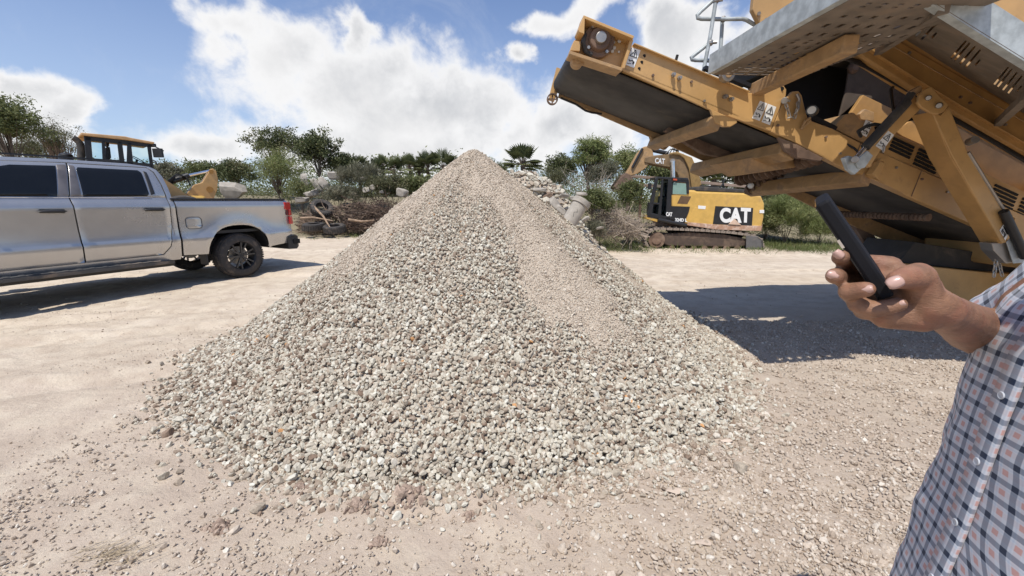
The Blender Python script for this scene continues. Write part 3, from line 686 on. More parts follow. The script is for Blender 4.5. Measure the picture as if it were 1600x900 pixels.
# lift arm, linkage and cylinder
m = MB(); LP.pr(m, [(243, 268), (259, 281), (275, 291), (302, 312), (306, 330), (240, 330)], .25, .37); LP.pr(m, [(243, 268), (259, 281), (275, 291), (302, 312), (306, 330), (240, 330)], 1.1, 1.22); m.build('lift_arm', M_yel, ld, bevel=.02)
m = MB(); LP.pr(m, [(301, 330), (286, 309), (303, 289), (316, 285), (324, 272), (328, 265), (333, 263), (338, 267), (341, 280), (340, 296), (335, 308), (330, 330)], .62, .84); m.build('tilt_lever', M_yel, ld, bevel=.02)
m = MB(); m.cyl(q_(328, 296, .58), q_(328, 296, .88), .10); m.cyl(q_(330, 268, .58), q_(330, 268, .88), .07); m.build('pivot_pin', mat('dark_yellow', (.3, .15, .03), .5), ld)
m = MB(); m.cyl(q_(270, 283, .7), q_(295, 274, .7), .09); m.build('tilt_cylinder', M_black, ld, smooth=True)
m = MB(); m.cyl(q_(295, 274, .7), q_(328, 267, .7), .045); m.build('cylinder_rod', M_chrome, ld, smooth=True)
m = MB()
for k in range(4): m.tube([q_(262+k*2, 284+k, .45+.1*k), q_(276, 272+k*2, .5+.1*k), q_(290+k, 276+k, .5), q_(298, 290, .5)], .022, 6)
m.build('hydraulic_hose', M_black, ld, smooth=True)
g0 = float(hz(-11, 12.5)); Lq = LP.L; Cq = LP.C; c0 = q_(190, 300, 0); c0.z = 0
m = MB(); m.box(c0-Lq*1.6+Cq*.75+V(0, 0, 1.45), (3.0, 1.6, 1.3), (Lq, Cq, V(0, 0, 1))); m.box(c0+Lq*.9+Cq*.75+V(0, 0, 1.1), (2.4, .9, .9), (Lq, Cq, V(0, 0, 1))); m.box(c0+Cq*.75+V(0, 0, 1.35), (1.6, 1.5, .7), (Lq, Cq, V(0, 0, 1))); m.build('engine_body', M_yel2, ld, bevel=.08)
for dl in (-1.9, 1.35):
    for cc in (-.25, 1.75):
        c_ = c0+Lq*dl+Cq*cc+V(0, 0, g0+.78); m = MB().lathe(c_, Cq, [(-.27, .45), (-.29, .6), (-.26, .74), (0, .79), (.26, .74), (.29, .6), (.27, .45)], 32); w_ = m.build('wheel', M_rubber, ld, smooth=True)
        MB().lathe(c_, Cq, [(-.2, .0), (-.2, .3), (-.26, .45), (.26, .45), (.2, .3), (.2, 0)], 24).build('rim', M_yel2, w_)
m = MB(); b0 = c0+Lq*2.5+Cq*-.55+V(0, 0, g0+.08)
m.prism([b0, b0+Lq*1.1, b0+Lq*.95+V(0, 0, .06), b0+Lq*.35+V(0, 0, .12), b0+Lq*.12+V(0, 0, .55), b0+Lq*.45+V(0, 0, 1.1), b0+Lq*.38+V(0, 0, 1.16), b0+V(0, 0, .6)], Cq*2.6); m.build('bucket', M_yeldirty, ld, bevel=.02)

# ------------------------------------------------------------------ excavator
E0 = V(7.4, 15.3, 0); EP = Plane(E0, 94); ez = float(hz(7.6, 15.4))
ex = thing('excavator', 'yellow and black tracked excavator parked facing left at the edge of the scrub', 'excavator', (8.2, 16.4, ez))
e = lambda x, y, c=0: EP.at(x, y, c)
hw = 2.5
m = MB(); EP.pr(m, [(1049, 306), (1052, 296), (1085, 297), (1090, 299), (1170, 302), (1190, 306), (1195, 318), (1194, 340), (1190, 358), (1180, 360), (1120, 358), (1073, 351), (1060, 343), (1050, 335)], 0, hw)
body = m.build('engine_housing', M_yel2, ex, bevel=.07)
m = MB(); EP.pr(m, [(1074, 352), (1075, 347), (1120, 351), (1191, 353), (1189, 361), (1120, 359)], -.02, .1); m.build('rusty_skirt', mat('worn_skirt', (.42, .25, .16), .8, dirt=.6, dirtcol=(.62, .48, .38), dscale=5), ex, bevel=.01)
m = MB(); EP.pr(m, [(1049, 322), (1078, 323), (1076, 332), (1072, 341), (1069, 350), (1048, 342)], -.02, .03); m.build('black_side_panel', M_black, ex)
m = MB(); EP.pr(m, [(1086, 324), (1106, 325), (1104, 350), (1077, 348), (1081, 332)], -.012, .03); m.build('side_door', M_yel2, ex, bevel=.01)
m = MB(); EP.pr(m, [(1118, 322), (1177, 325), (1175, 353), (1114, 350)], -.018, .02); lp_ = m.build('logo_panel', M_black, ex, bevel=.004)
m = MB(); EP.pr(m, [(1064, 306), (1080, 307), (1074, 319), (1058, 318)], -.006, .02); m.build('worn_patch', mat('brown_patch', (.12, .07, .035), .8), ex)
m = MB(); EP.pr(m, [(1091, 321), (1103, 322), (1102, 327), (1091, 326)], -.02, .02); m.build('maker_plate', M_white, ex)
m = MB(); EP.pr(m, [(1187, 328), (1194, 328), (1194, 333), (1187, 333)], -.02, .02); m.build('rear_plate', M_white, ex)
up = (e(1145, 324)-e(1144, 351)).normalized(); rt_ = (e(1168, 340)-e(1126, 338)).normalized()
nC = -EP.C
for tx, x in (('C', 1133), ('A', 1149.5), ('T', 1165)):
    text(tx, .70, M_white, lp_, e(x, 337.5, -.026), rt_, up, 'logo_letter', .004, bold=.035, sx=.78)
m = MB(); EP.pr(m, [(1148, 342), (1158, 351.5), (1138, 350.5)], -.05, -.03); m.build('logo_triangle', mat('logo_beige', (.62, .45, .33), .6), lp_)
text('324D L', .165, M_white, ex, e(1064, 344, -.026), rt_, up, 'model_number', .003, bold=.008, sx=.9)
text('CAT', .19, M_white, ex, e(1045.5, 335, -.056), rt_, up, 'cab_badge', .003, bold=.01, sx=.6)
# counterweight top, hood and handrails
m = MB(); EP.pr(m, [(1076, 300), (1082, 292), (1100, 291), (1176, 297), (1178, 303), (1090, 299)], .15, hw-.2); m.build('engine_hood', M_dusty, ex, bevel=.04)
for x in (1130, 1166):
    m = MB(); m.lathe(e(x, 303, .3), EP.C, [(-.05, .05), (-.05, .11), (.05, .11), (.05, .05), (-.05, .05)], 16); m.build('lifting_eye', M_yel2, ex)
m = MB(); EP.pr(m, [(1143, 296), (1157, 297), (1157, 300), (1143, 299)], .5, .8); m.build('hood_light', M_white, ex)
for x, t_, k in ((1122, 1134, 12), (1133, 1128, 20)):
    m = MB(); m.tube([e(x, 300, 1.0), e(t_, 279, 1.0)], .025, 6); m.build('antenna', M_black, ex)
m = MB(); m.tube([e(1092, 300, .2), e(1094, 290, .2), e(1125, 292, .2), e(1128, 302, .2)], .022, 6); m.build('handrail', M_black, ex, smooth=True)
# cab
m = MB(); cw = .95
for pts in ([(1026, 276), (1075, 278), (1077, 283), (1048, 281), (1024, 279)], [(1024, 278), (1029, 278), (1019, 333), (1012, 333)], [(1044, 280), (1050, 280), (1049, 345), (1040, 343)],
            [(1034, 280), (1037, 280), (1033, 338), (1028, 337)], [(1012, 331), (1048, 340), (1048, 346), (1011, 339)], [(1018, 316), (1031, 317), (1031, 320), (1017, 319)]):
    EP.pr(m, pts, -.05, .02)
EP.pr(m, [(1026, 276), (1072, 278), (1073, 283), (1048, 281), (1025, 279)], .0, cw)
for c_ in (cw-.07,):
    for pts in ([(1024, 278), (1029, 278), (1019, 333), (1012, 333)], [(1044, 280), (1050, 280), (1049, 345), (1040, 343)], [(1012, 316), (1048, 320), (1048, 346), (1011, 339)]): EP.pr(m, pts, c_, cw)
# rear wall of the cab with its window
EP.pr(m, [(1048, 280), (1053, 281), (1053, 304), (1048, 304)], 0, cw); EP.pr(m, [(1072, 283), (1077, 284), (1077, 303), (1073, 303)], -.04, .05); EP.pr(m, [(1048, 280), (1077, 283), (1077, 286), (1048, 284)], -.04, .05)
cb = m.build('cab', M_black, ex, bevel=.02)
m = MB(); EP.pr(m, [(1052, 285), (1073, 287), (1073, 304), (1051, 303)], -.02, 0); m.build('rear_window', mat('green_glass', (.22, .34, .29), .15, coat=.6, var=.06), ex)
m = MB(); EP.pr(m, [(1029, 280), (1044, 280), (1041, 343), (1013, 332)], .0, .012); m.build('door_glass', gl, cb)
m = MB(); EP.pr(m, [(1033, 306), (1043, 306), (1043, 338), (1028, 336)], .35, .75); EP.pr(m, [(1038, 286), (1044, 286), (1044, 308), (1038, 308)], .4, .7); m.build('driver_seat', M_black, cb, bevel=.03)
m = MB(); EP.pr(m, [(1011, 336), (1028, 340), (1027, 347), (1010, 342)], -.03, .6); m.build('cab_step', M_yel2, ex, bevel=.01)
m = MB(); m.cyl(e(1028, 343, -.08), e(1072, 352, -.08), .07); m.build('side_rail', M_black, ex, smooth=True)
m = MB(); m.tube([e(1024, 290, 0), e(1017, 289, -.1)], .015); m.box(e(1015, 291, -.1), (.12, .05, .22)); m.build('side_mirror', M_black, ex)
m = MB(); EP.pr(m, [(1052, 279), (1058, 279.5), (1058, 282), (1052, 281.5)], -.1, 0); m.build('cab_marker', mat('marker_red', (.5, .08, .03), .4), ex)
# boom and stick
bc = 1.15
bp_ = [(1087, 300), (1086, 262), (1080, 248), (1068, 240), (1052, 240), (1020, 243), (1008, 246), (1007, 254), (1030, 259), (1048, 262), (1058, 270), (1063, 285), (1064, 300)]
m = MB(); EP.pr(m, bp_, bc, bc+.45); bo = m.build('boom', mat('boom_brown', (.20, .13, .065), .75, dirt=.4, dirtcol=(.33, .2, .08), var=.2), ex, bevel=.03)
text('CAT', .28, M_white, bo, e(1031, 252, bc-.01), (e(1040, 251)-e(1020, 249)).normalized(), V(0, 0, 1), 'boom_badge', .003, bold=.008, sx=.7)
m = MB(); EP.pr(m, [(1006, 229), (1014, 228), (1020, 236), (1022, 246), (1010, 262), (996, 272), (986, 275), (978, 271), (984, 262), (996, 240)], bc+.05, bc+.38); m.build('stick', M_yeldirty, ex, bevel=.03)
m = MB(); m.cyl(e(1017, 234, bc+.2), e(1044, 240, bc+.2), .08); m.cyl(e(988, 262, bc-.0), e(1004, 232, bc), .05); m.build('stick_cylinder', M_black, ex, smooth=True)
m = MB(); m.cyl(e(1051, 252, bc-.1), e(1052, 300, bc-.1), .09); m.build('boom_cylinder', M_chrome, ex, smooth=True)
m = MB(); m.cyl(e(1051, 252, bc-.12), e(1051, 252, bc+.6), .1); m.build('boom_pin', M_steel, ex)
m = MB(); EP.pr(m, [(986, 274), (978, 270), (968, 280), (960, 292), (966, 300), (980, 296), (992, 286)], bc-.3, bc+.75); m.build('bucket', M_rust, ex, bevel=.02)
hs = MB()
for k in range(7):
    o_ = k*2.1; hs.tube([e(1046+o_*.4, 240, bc-.05), e(1058+o_*.7, 238+o_*.3, bc-.06), e(1070+o_*.8, 247, bc-.06), e(1077+o_*.8, 262, bc-.06), e(1080+o_, 280, bc-.06), e(1082+o_*1.1, 296, bc-.06)], .032, 6)
hs.build('hydraulic_hoses', mat('hose_tan', (.35, .22, .08), .6), bo, smooth=True)
hs = MB()
for k in range(3): hs.tube([e(1040+k*6, 240, bc), e(1048+k*3, 233-k, bc), e(1056+k*2, 235, bc), e(1060, 242, bc)], .022, 6)
hs.build('black_hoses', M_black, bo, smooth=True)
# undercarriage
def track(name, c0, c1, sh=0):
    g = thing_part(name, ex)
    m = MB(); out = []
    x0, x1, yt, yb = 1022, 1182, 360, 389
    top = [(1030, 357), (1060, 358), (1100, 360), (1140, 363), (1170, 367), (1183, 371), (1190, 379), (1189, 390), (1180, 396), (1140, 396), (1080, 394), (1030, 391), (1012, 386), (1007, 376), (1010, 364), (1020, 358)]
    # resample outline and lay the shoes
    P = [e(a, b, 0) for a, b in top]; seg = []
    for i in range(len(P)):
        a, b = P[i], P[(i+1) % len(P)]; n = max(1, int((b-a).length/.19))
        for k in range(n): seg.append(a.lerp(b, k/n))
    cen = sum(P, V(0, 0, 0))/len(P)
    for i in range(len(seg)):
        a, b = seg[i], seg[(i+1) % len(seg)]; d = (b-a)
        if d.length < 1e-3: continue
        nrm = d.cross(EP.C).normalized(); mid = (a+b)/2
        if (mid-cen).dot(nrm) < 0: nrm = -nrm
        m.box(mid+EP.C*((c0+c1)/2), (c1-c0, d.length*.86, .085), (EP.C, d.normalized(), nrm)); m.box(mid+EP.C*((c0+c1)/2)+nrm*.05, (c1-c0, .03, .07), (EP.C, d.normalized(), nrm))
    m.build('track_shoes', M_track, g)
    m = MB(); EP.pr(m, [(1035, 366), (1075, 363), (1130, 366), (1170, 374), (1172, 383), (1150, 386), (1045, 384), (1030, 378)], c0+.10, c1-.10); m.build('track_frame', mat('frame_brown', (.085, .06, .045), .9, dirt=.5, dirtcol=(.17, .12, .085), bump=.4, bscale=10), g, bevel=.03)
    m = MB(); m.cyl(e(1026, 375, c0+.02), e(1026, 375, c1), .30, n=28); m.cyl(e(1026, 375, c0-.02), e(1026, 375, c0+.04), .17, n=20); m.cyl(e(1178, 381, c0+.08), e(1178, 381, c1), .26, n=24)
    for k in range(7): m.cyl(e(1050+k*17, 388, c0+.06), e(1050+k*17, 388, c1-.1), .11, n=14)
    m.build('idler_wheel', M_rust, g)
track('crawler_track', -.12, .45); track('crawler_track', 1.95, 2.5)
m = MB(); EP.pr(m, [(1166, 368), (1184, 370), (1192, 376), (1193, 390), (1188, 395), (1166, 395)], -.16, -.12); EP.pr(m, [(1184, 370), (1192, 376), (1193, 390), (1188, 395), (1186, 395), (1190, 388), (1189, 377), (1182, 372)], -.16, .5); m.build('track_cover', mat('grey_rubber_flap', (.12, .115, .11), .7, dirt=.3), ex, bevel=.01)
m = MB(); EP.pr(m, [(1050, 356), (1170, 362), (1150, 380), (1070, 376)], .45, 1.95); m.cyl(e(1100, 366, 1.2)-V(0, 0, .1), e(1100, 356, 1.2)+V(0, 0, .25), .6, n=24); m.build('car_body', M_under, ex)
MB().box(e(1100, 352, 1.3), (3.6, 2.0, .25), (EP.L, EP.C, V(0, 0, 1))).build('deck', M_rust, ex)
MB().box(e(994, 346, .6), (.2, .05, .16), (EP.L, EP.C, V(0, 0, 1))).build('tool_box', M_steel, ex)
# ------------------------------------------------------------------ screening machine with its discharge conveyor
MP = Plane((0, 3.75, 0), 87); L_, C_ = MP.L, MP.C; Z_ = V(0, 0, 1)
mc = thing('screening_machine', 'big yellow mobile screening machine whose belt conveyor rises over the gravel pile', 'screening machine', (6.2, 4.6, 0))
def mpart(name, m, pieces, parent=None, bevel=.006, **k):
    """pieces: (outline in the machine's side plane, depth of its face, depth of its back)"""
    b = MB()
    for pts, c0, c1 in pieces: MP.pr(b, pts, c0, c1)
    return b.build(name, m, parent or mc, bevel=bevel, **k)
def a(x, y, c=0): return MP.at(x, y, c)
# belt: a closed loop round the head pulley
b0 = a(912, 94, .09); b1 = a(1109, 176, .09); bd = (b1-b0); bd -= C_*bd.dot(C_); bd.normalize(); bn = bd.cross(C_)
if bn.z < 0: bn = -bn
pr_ = .105; pc = b0+bn*pr_+bd*(-.02); far = b0+bd*9.0
W_ = 1.18
loop = []
for i in range(17):
    t = math.pi*i/16; loop.append(pc+(-bn*math.cos(t)-bd*math.sin(t))*pr_)
loop = [b0+bd*x for x in (9, 6, 4, 3, 2, 1.5, 1, .5, .2)]+loop+[b0+bn*2*pr_+bd*x for x in (.2, .5, 1, 2, 4, 6, 9)]
inner = []
mb = MB(); n = len(loop)
mb.v = [tuple(p) for p in loop]+[tuple(p+C_*W_) for p in loop]; mb.f = [(i, i+1, i+1+n, i+n) for i in range(n-1)]
belt = mb.build('conveyor_belt', M_belt, mc, smooth=True); md = belt.modifiers.new('s', 'SOLIDIFY'); md.thickness = .014; md.offset = -1
MB().cyl(pc-C_*.02, pc+C_*(W_+.04), pr_-.016, n=28).build('head_pulley', M_rust, mc, smooth=True)
# near side plates
pA = [(989, 69), (1060, 99), (1168, 144), (1180, 146), (1194, 136), (1213, 130), (1223, 131), (1229, 140), (1228, 150), (1219, 168), (1204, 205), (1152, 187), (1107, 171), (973, 109.5)]
pB = [(1222, 164), (1232, 150), (1238, 143), (1248, 142), (1253, 149), (1258, 170), (1263, 187), (1301, 201), (1344, 223), (1380, 240), (1497, 291), (1640, 354), (1900, 470), (1900, 530), (1700, 428), (1532, 356), (1420, 307), (1360, 274), (1340, 271), (1324, 267), (1287, 246), (1243, 223), (1205, 206)]
fa = mpart('conveyor_side', M_yel, [(pA, 0, .02)]); fb = mpart('conveyor_side', M_yel, [(pB, -.004, .03)])
# folded lips
b = MB(); b.bar(a(989, 70), a(1168, 144.5), .07, .008); b.build('top_flange', M_yel, fa)
b = MB(); b.bar(a(974, 110, .045), a(1204, 206, .045), .09, .010); b.build('bottom_flange', M_yel, fa)
b = MB()
for x, y in ((1206, 207), (1287, 247), (1330, 268.5), (1420, 308)): pass
b.bar(a(1205, 206.5, .045), a(1330, 268, .045), .10, .01); b.bar(a(1330, 268, .045), a(1532, 356.5, .045), .10, .01); b.bar(a(1532, 356.5, .045), a(1700, 430, .045), .10, .01); b.build('bottom_flange', M_yel, fb)
# bolts and bolt holes
for x, y in ((1006.5, 87.5), (1002.5, 97.5), (998.5, 107.5)):
    b = MB(); b.cyl(a(x, y, -.003), a(x, y, .001), .014, n=14); b.build('bolt_hole', M_dark, fa)
for x, y in ((1050.5, 118), (1060, 123), (1131, 152), (1140.5, 156)):
    b = MB(); p_ = a(x, y); b.cyl(p_, p_-C_*.05, .013, n=8); b.cyl(p_-C_*.03, p_-C_*.012, .02, n=6); b.build('bolt', M_steel, fa)
b = MB(); b.cyl(a(1056, 95, .02), a(1058.5, 86, .02), .012); b.build('bolt', M_dark, fa)
# head box with pulley bearing
hb = mpart('head_bracket', M_yel, [([(912, 27), (989, 60), (974, 107), (893, 82), (898, 62), (908, 60), (904, 47)], .05, .06)])
mpart('hood_plate', M_yel, [([(912, 23.5), (991, 56), (989.5, 60.5), (911, 28)], -.10, .06)], hb, .003)
mpart('hood_plate', M_yel, [([(903.5, 47), (912, 25), (914, 26), (913, 53), (905, 50)], -.10, .055)], hb, .003)
mpart('hood_plate', M_yel, [([(985, 60), (990, 62), (976, 107), (972, 106)], -.06, .055)], hb, .003)
mpart('lower_plate', M_yeldirty, [([(891, 79), (973, 106), (971, 111), (890, 84.5)], -.10, .06)], hb, .003)
mpart('lower_plate', M_yel, [([(897, 63), (907, 65), (906, 80), (891, 79)], -.06, .05)], hb, .003)
bc_ = a(934, 66, .04); be = MB(); be.cyl(bc_, bc_-C_*.05, .135, n=28); be.cyl(bc_-C_*.05, bc_-C_*.09, .10, .085, n=28); be.build('bearing_housing', M_rust, hb, bevel=.008)
be = MB(); be.cyl(bc_-C_*.09, bc_-C_*.12, .05, .045, n=20); be.build('pulley_shaft', M_steel, hb, bevel=.004)
be = MB(); be.tube([a(914, 54, 0), a(911, 66, -.03), a(914, 80, 0), a(925, 86, 0)], .02, 8); be.build('grease_hose', M_dusty, hb, smooth=True)
for k in range(4):
    t = k*math.pi/2+.6; p_ = bc_+L_*math.cos(t)*.115+Z_*math.sin(t)*.115; be = MB(); be.cyl(p_-C_*.05, p_-C_*.075, .014, n=6); be.build('bolt', M_steel, hb)
for x, y, r in ((959, 66, .012), (968, 64, .016), (960, 75, .014), (957, 80, .014), (967, 81, .01)):
    be = MB(); be.cyl(a(x, y, .045), a(x, y, .02), r, n=8); be.build('bolt', M_steel, hb)
be = MB(); p_ = a(900, 99, .07); be.cyl(p_, p_-C_*.09, .055, n=20); be.cyl(p_-C_*.09, p_-C_*.10, .03, n=16); be.build('pulley_end_cap', M_yeldirty, mc, bevel=.004)
# far side frame
ff = mpart('conveyor_side', M_yeldirty, [([(880, 124), (1016, 186), (1300, 303), (1600, 430), (1600, 470), (1300, 338), (1228, 302), (1155, 276), (1016, 214), (880, 155), (872, 152)], 1.30, 1.33)])
b = MB(); MP.pr(b, [(870, 105), (878, 108), (873, 140), (866, 158), (858, 155), (861, 140)], 1.30, 1.36); b.build('head_bracket', M_yel, ff)
b = MB(); hw_ = a(863, 155, 1.25); b.lathe(hw_, C_, [(-.02, .05), (-.02, .065), (.02, .065), (.02, .05), (-.02, .05)], 18); b.bar(hw_-Z_*.05, hw_+Z_*.05, .015, .015); b.bar(hw_-L_*.05, hw_+L_*.05, .015, .015, up=C_); b.build('adjuster_wheel', M_rust, ff)
b = MB(); b.tube([a(876, 153, 1.22), a(900, 163, 1.2), a(915, 173, 1.2), a(925, 176, 1.2), a(940, 178, 1.22)], .012, 6); b.build('cable', M_black, ff, smooth=True)
# cross members under the belt
def cross(name, m, near, farp, c0, c1, wd, ht, par=None):
    p0 = a(*near, c0); p1 = a(*farp, c1); b = MB(); b.bar(p0, p1, wd, ht, up=bn); return b.build(name, m, par or mc, bevel=.012)
cross('cross_member', M_yeldirty, (1117, 193), (1019, 227), -.01, 1.42, .12, .10)
mpart('cross_bracket', M_yel, [([(1110, 170), (1152, 188), (1152, 192), (1142, 198), (1130, 198), (1118, 192)], -.02, .012)])
mpart('bracket_tab', M_yeldirty, [([(1016, 212), (1034, 212), (1050, 224), (1040, 234), (1020, 226)], 1.30, 1.36)])
b = MB(); b.bar(a(1085, 205, .9), a(1077, 228, 1.35), .04, .05); b.bar(a(1090, 222, 1.33), a(1100, 245, 1.33), .03, .03); b.build('strut', M_rust, mc)
cross('cross_member', M_yeldirty, (1232, 236), (1088, 266), .05, 1.40, .18, .12)
cross('cross_member', M_yeldirty, (1355, 277), (1170, 297), 0, 1.34, .13, .14)
mpart('rusty_gusset', M_rust, [([(1217, 214), (1243, 224), (1287, 247), (1282, 252), (1246, 247), (1228, 236)], -.012, .03)])
mpart('lower_beam', M_yeldirty, [([(1120, 256), (1245, 232), (1290, 250), (1240, 262), (1150, 275)], .35, .5)])
mpart('lower_beam', M_rust, [([(1048, 196), (1140, 232), (1175, 246), (1172, 256), (1100, 240), (1040, 204)], .9, .98)])
def roller(pn, pf, cn, cf, r, k, name='disc_roller'):
    p0 = a(*pn, cn); p1 = a(*pf, cf); b = MB(); d = (p1-p0).normalized(); b.cyl(p0, p1, r*.42, n=14); n_ = k
    for i in range(n_):
        q0 = p0.lerp(p1, (i+.5)/n_); b.cyl(q0-d*.018, q0+d*.018, r, r*.8, n=16)
    return b.build(name, M_rust, mc)
roller((1280, 244), (1152, 281), .12, 1.25, .085, 14)
roller((1232, 262), (1165, 300), .9, 1.3, .07, 7)
roller((1452, 340), (1300, 334), .15, 1.2, .04, 26)
MB().ball(a(1173, 290, 1.05), .035, 12).build('indicator_lamp', M_white, mc, smooth=True)
# lug chain, latch pin, clevis parts
def chain(pts, r=.018, name='chain', par=None):
    P = [Vector(p) for p in pts]; b = MB(); tot = []
    for i in range(len(P)-1):
        n_ = max(1, int((P[i+1]-P[i]).length/.035))
        tot += [P[i].lerp(P[i+1], k/n_) for k in range(n_)]
    for i, q0 in enumerate(tot[:-1]):
        d = (tot[i+1]-q0).normalized(); s_ = d.cross(C_ if i % 2 else bn).normalized()
        b.tube([q0-d*.022+s_*0, q0-d*.012+s_*r*.6, q0+d*.022+s_*r*.6, q0+d*.034, q0+d*.022-s_*r*.6, q0-d*.012-s_*r*.6, q0-d*.022], .0055, 5)
    return b.build(name, M_steel, par or mc, smooth=True)
chain([a(1226, 158, -.04), a(1231, 172, -.05), a(1234, 184, -.05), a(1242, 182, -.05), a(1247, 165, -.05), a(1244, 150, -.05)])
b = MB(); b.cyl(a(1226, 157, .0), a(1226, 157, -.07), .028, n=14); b.build('latch_pin', M_steel, mc, bevel=.004)
b = MB(); b.tube([a(1245, 147, -.03), a(1249, 155, -.04), a(1247, 170, -.04), a(1242, 178, -.03)], .013, 8); b.build('latch_handle', M_steel, mc, smooth=True)
b = MB(); b.cyl(a(1221, 139, -.003), a(1221, 139, .0), .02, n=16); b.build('lug_hole', M_dark, mc)
b = MB(); b.cyl(a(1271, 174, -.02), a(1268, 172, -.12), .042, n=20); b.build('work_lamp', M_black, mc)
b = MB(); b.cyl(a(1268.5, 172.2, -.118), a(1268.2, 172.1, -.124), .032, n=20); b.build('lamp_lens', M_steel, mc)
b = MB(); b.tube([a(1252, 202, -.02), a(1258, 190, -.04), a(1266, 184, -.04), a(1266, 189, -.04), a(1258, 196, -.03), a(1252, 202, -.02)], .012, 6); b.build('hook', M_yeldirty, mc, smooth=True)
b = MB(); b.bar(a(1266, 183, .05), a(1304, 202, .05), .05, .04); b.build('guard_strip', M_black, mc)
# galvanised kick plate across the end of the walkway and its deck
zk = 2.46
def atz(px, py, z): d = ray(px, py); k = (z-H)/d.z; return V(d.x*k, d.y*k, z)
kf = atz(1106, 116, zk); kn = kf-C_*1.46; kn = V(kn.x+.02, kn.y, zk)
b = MB(); b.prism([kf, kn, kn+Z_*.15, kf+Z_*.15], L_*.012); b.prism([kf+L_*.012, kn+L_*.012, kn+L_*.06, kf+L_*.06], Z_*.008); b.build('kick_plate', M_galv, mc)
def perforated(o, e1, e2, n1, n2, hole, th=.006, name='walkway_deck', m=None, corners=None):
    """sheet with real slots: cells are dropped where hole(i, j) is true"""
    b = MB(); vs = []
    for j in range(n2+1):
        for i in range(n1+1):
            u_, v_ = i/n1, j/n2
            vs.append(o+e1*u_+e2*v_ if corners is None else (corners[0]*(1-u_)+corners[1]*u_)*(1-v_)+(corners[3]*(1-u_)+corners[2]*u_)*v_)
    b.v = [tuple(x) for x in vs]; b.f = [(j*(n1+1)+i, j*(n1+1)+i+1, (j+1)*(n1+1)+i+1, (j+1)*(n1+1)+i) for j in range(n2) for i in range(n1) if not hole(i, j)]
    ob = b.build(name, m or M_galvd, mc); s_ = ob.modifiers.new('s', 'SOLIDIFY'); s_.thickness = th; s_.offset = 0; return ob
def hole1(i, j):     # l index i (short), c index j
    if i in (0, 1, 2) or j % 6 in (0,): return False
    if j > 40: return i % 3 == 1 and j % 7 in (2, 3, 4)
    if j < 11: return i > 2 and (i % 4 in (1, 2)) and j % 4 in (1, 2) or (i > 2 and i % 4 == 3 and j % 5 < 3)
    return (i % 3 == 1 and j % 6 in (2, 3, 4)) if (j//12) % 2 == 0 else (i % 3 == 1 and j % 6 in (1, 2, 4, 5))
perforated(kf+L_*.05, L_*.80, (kn-kf)*1.0, 26, 78, hole1)
tq = MB(); q0_ = kf+L_*.06+V(0, 0, .10)-C_*.27; tq.prism([q0_, q0_+L_*.82, q0_+L_*.82-C_*1.15, q0_-C_*1.15], V(0, 0, .02)); tq.build('sun_block_slab', M_yeldirty, mc)  # opaque slab added over the deck to stop sun through its slots
# cross beam under the deck
b = MB(); b.bar(atz(1176, 143, zk-.07), atz(1330, 68, zk-.07), .10, .11); b.build('cross_beam', M_yeldirty, mc, bevel=.01)
b = MB(); r_ = a(1132.5, 119, -.06); b.cyl(r_, r_-C_*.06, .058, n=22); b.build('guide_roller', M_steel, mc, bevel=.005)
b = MB(); b.cyl(r_-C_*.06, r_-C_*.063, .028, n=16); b.build('roller_hub', M_yeldirty, mc)
b = MB(); b.bar(a(1100, 106, .05), a(1190, 142, .05), .05, .03); b.build('rubber_skirt', M_black, mc)
# main inclined beam with bracket end
bm_ = [(1268, 42), (1278, 37), (1340, 38), (1372, 44), (1402, 62), (1548, 146), (1720, 245), (1720, 305), (1600, 238), (1540, 203), (1483, 170), (1426, 136), (1352, 90), (1335, 78), (1304, 77), (1293, 80)]
beam = mpart('main_beam', M_orange, [(bm_, -.26, -.22)], bevel=.008)
def rail(name, m, pts, c0, wd, ht, par=None):
    b = MB()
    for p0, p1 in zip(pts[:-1], pts[1:]): b.bar(a(*p0, c0), a(*p1, c0), wd, ht)
    return b.build(name, m, par or mc, bevel=.004)
rail('lower_flange', M_orange, [(1293, 80), (1304, 77.5), (1335, 78), (1352, 91), (1426, 137), (1483, 171), (1540, 204), (1720, 306)], -.18, .22, .012, beam)
rail('upper_flange', M_orange, [(1372, 46), (1402, 64), (1548, 148), (1720, 247)], -.22, .14, .012, beam)
rail('weld_seam', M_yeldirty, [(1395, 72), (1460, 110), (1548, 160), (1700, 247)], -.262, .01, .01, beam)
mpart('bracket_end', M_orange, [([(1267, 41), (1276, 39), (1304, 76), (1294, 81)], -.30, 0)], beam)
# hinge plate, leg
hp = mpart('hinge_plate', M_yel, [([(1445, 140), (1455, 135), (1470, 152), (1483, 163), (1477, 173), (1466, 179), (1456, 177), (1440, 168), (1434, 160), (1438, 148)], -.50, -.475)])
for x, y, r in ((1450.5, 153, .022), (1467, 165, .025)):
    b = MB(); b.cyl(a(x, y, -.50), a(x, y, -.535), r, r*.7, n=12); b.build('hinge_bolt', M_steel, hp)
mpart('hinge_plate', M_yeldirty, [([(1424, 142), (1440, 133), (1442, 142), (1430, 150), (1424, 156)], -.46, -.42)])
lg = mpart('support_leg', M_yel, [([(1457, 176), (1470, 180), (1483, 166), (1513, 240), (1567, 330), (1573, 379), (1566, 380), (1487, 242)], -.47, -.455)])
mpart('leg_side', M_orange, [([(1456, 174), (1462, 176), (1490, 243), (1570, 379), (1566, 381), (1484, 244)], -.465, -.30)], lg)  # darker tone puts the shade on the leg's side into its colour
mpart('leg_back', M_orange, [([(1457, 176), (1483, 166), (1513, 240), (1567, 330), (1573, 379), (1566, 380), (1487, 242)], -.31, -.30)], lg)
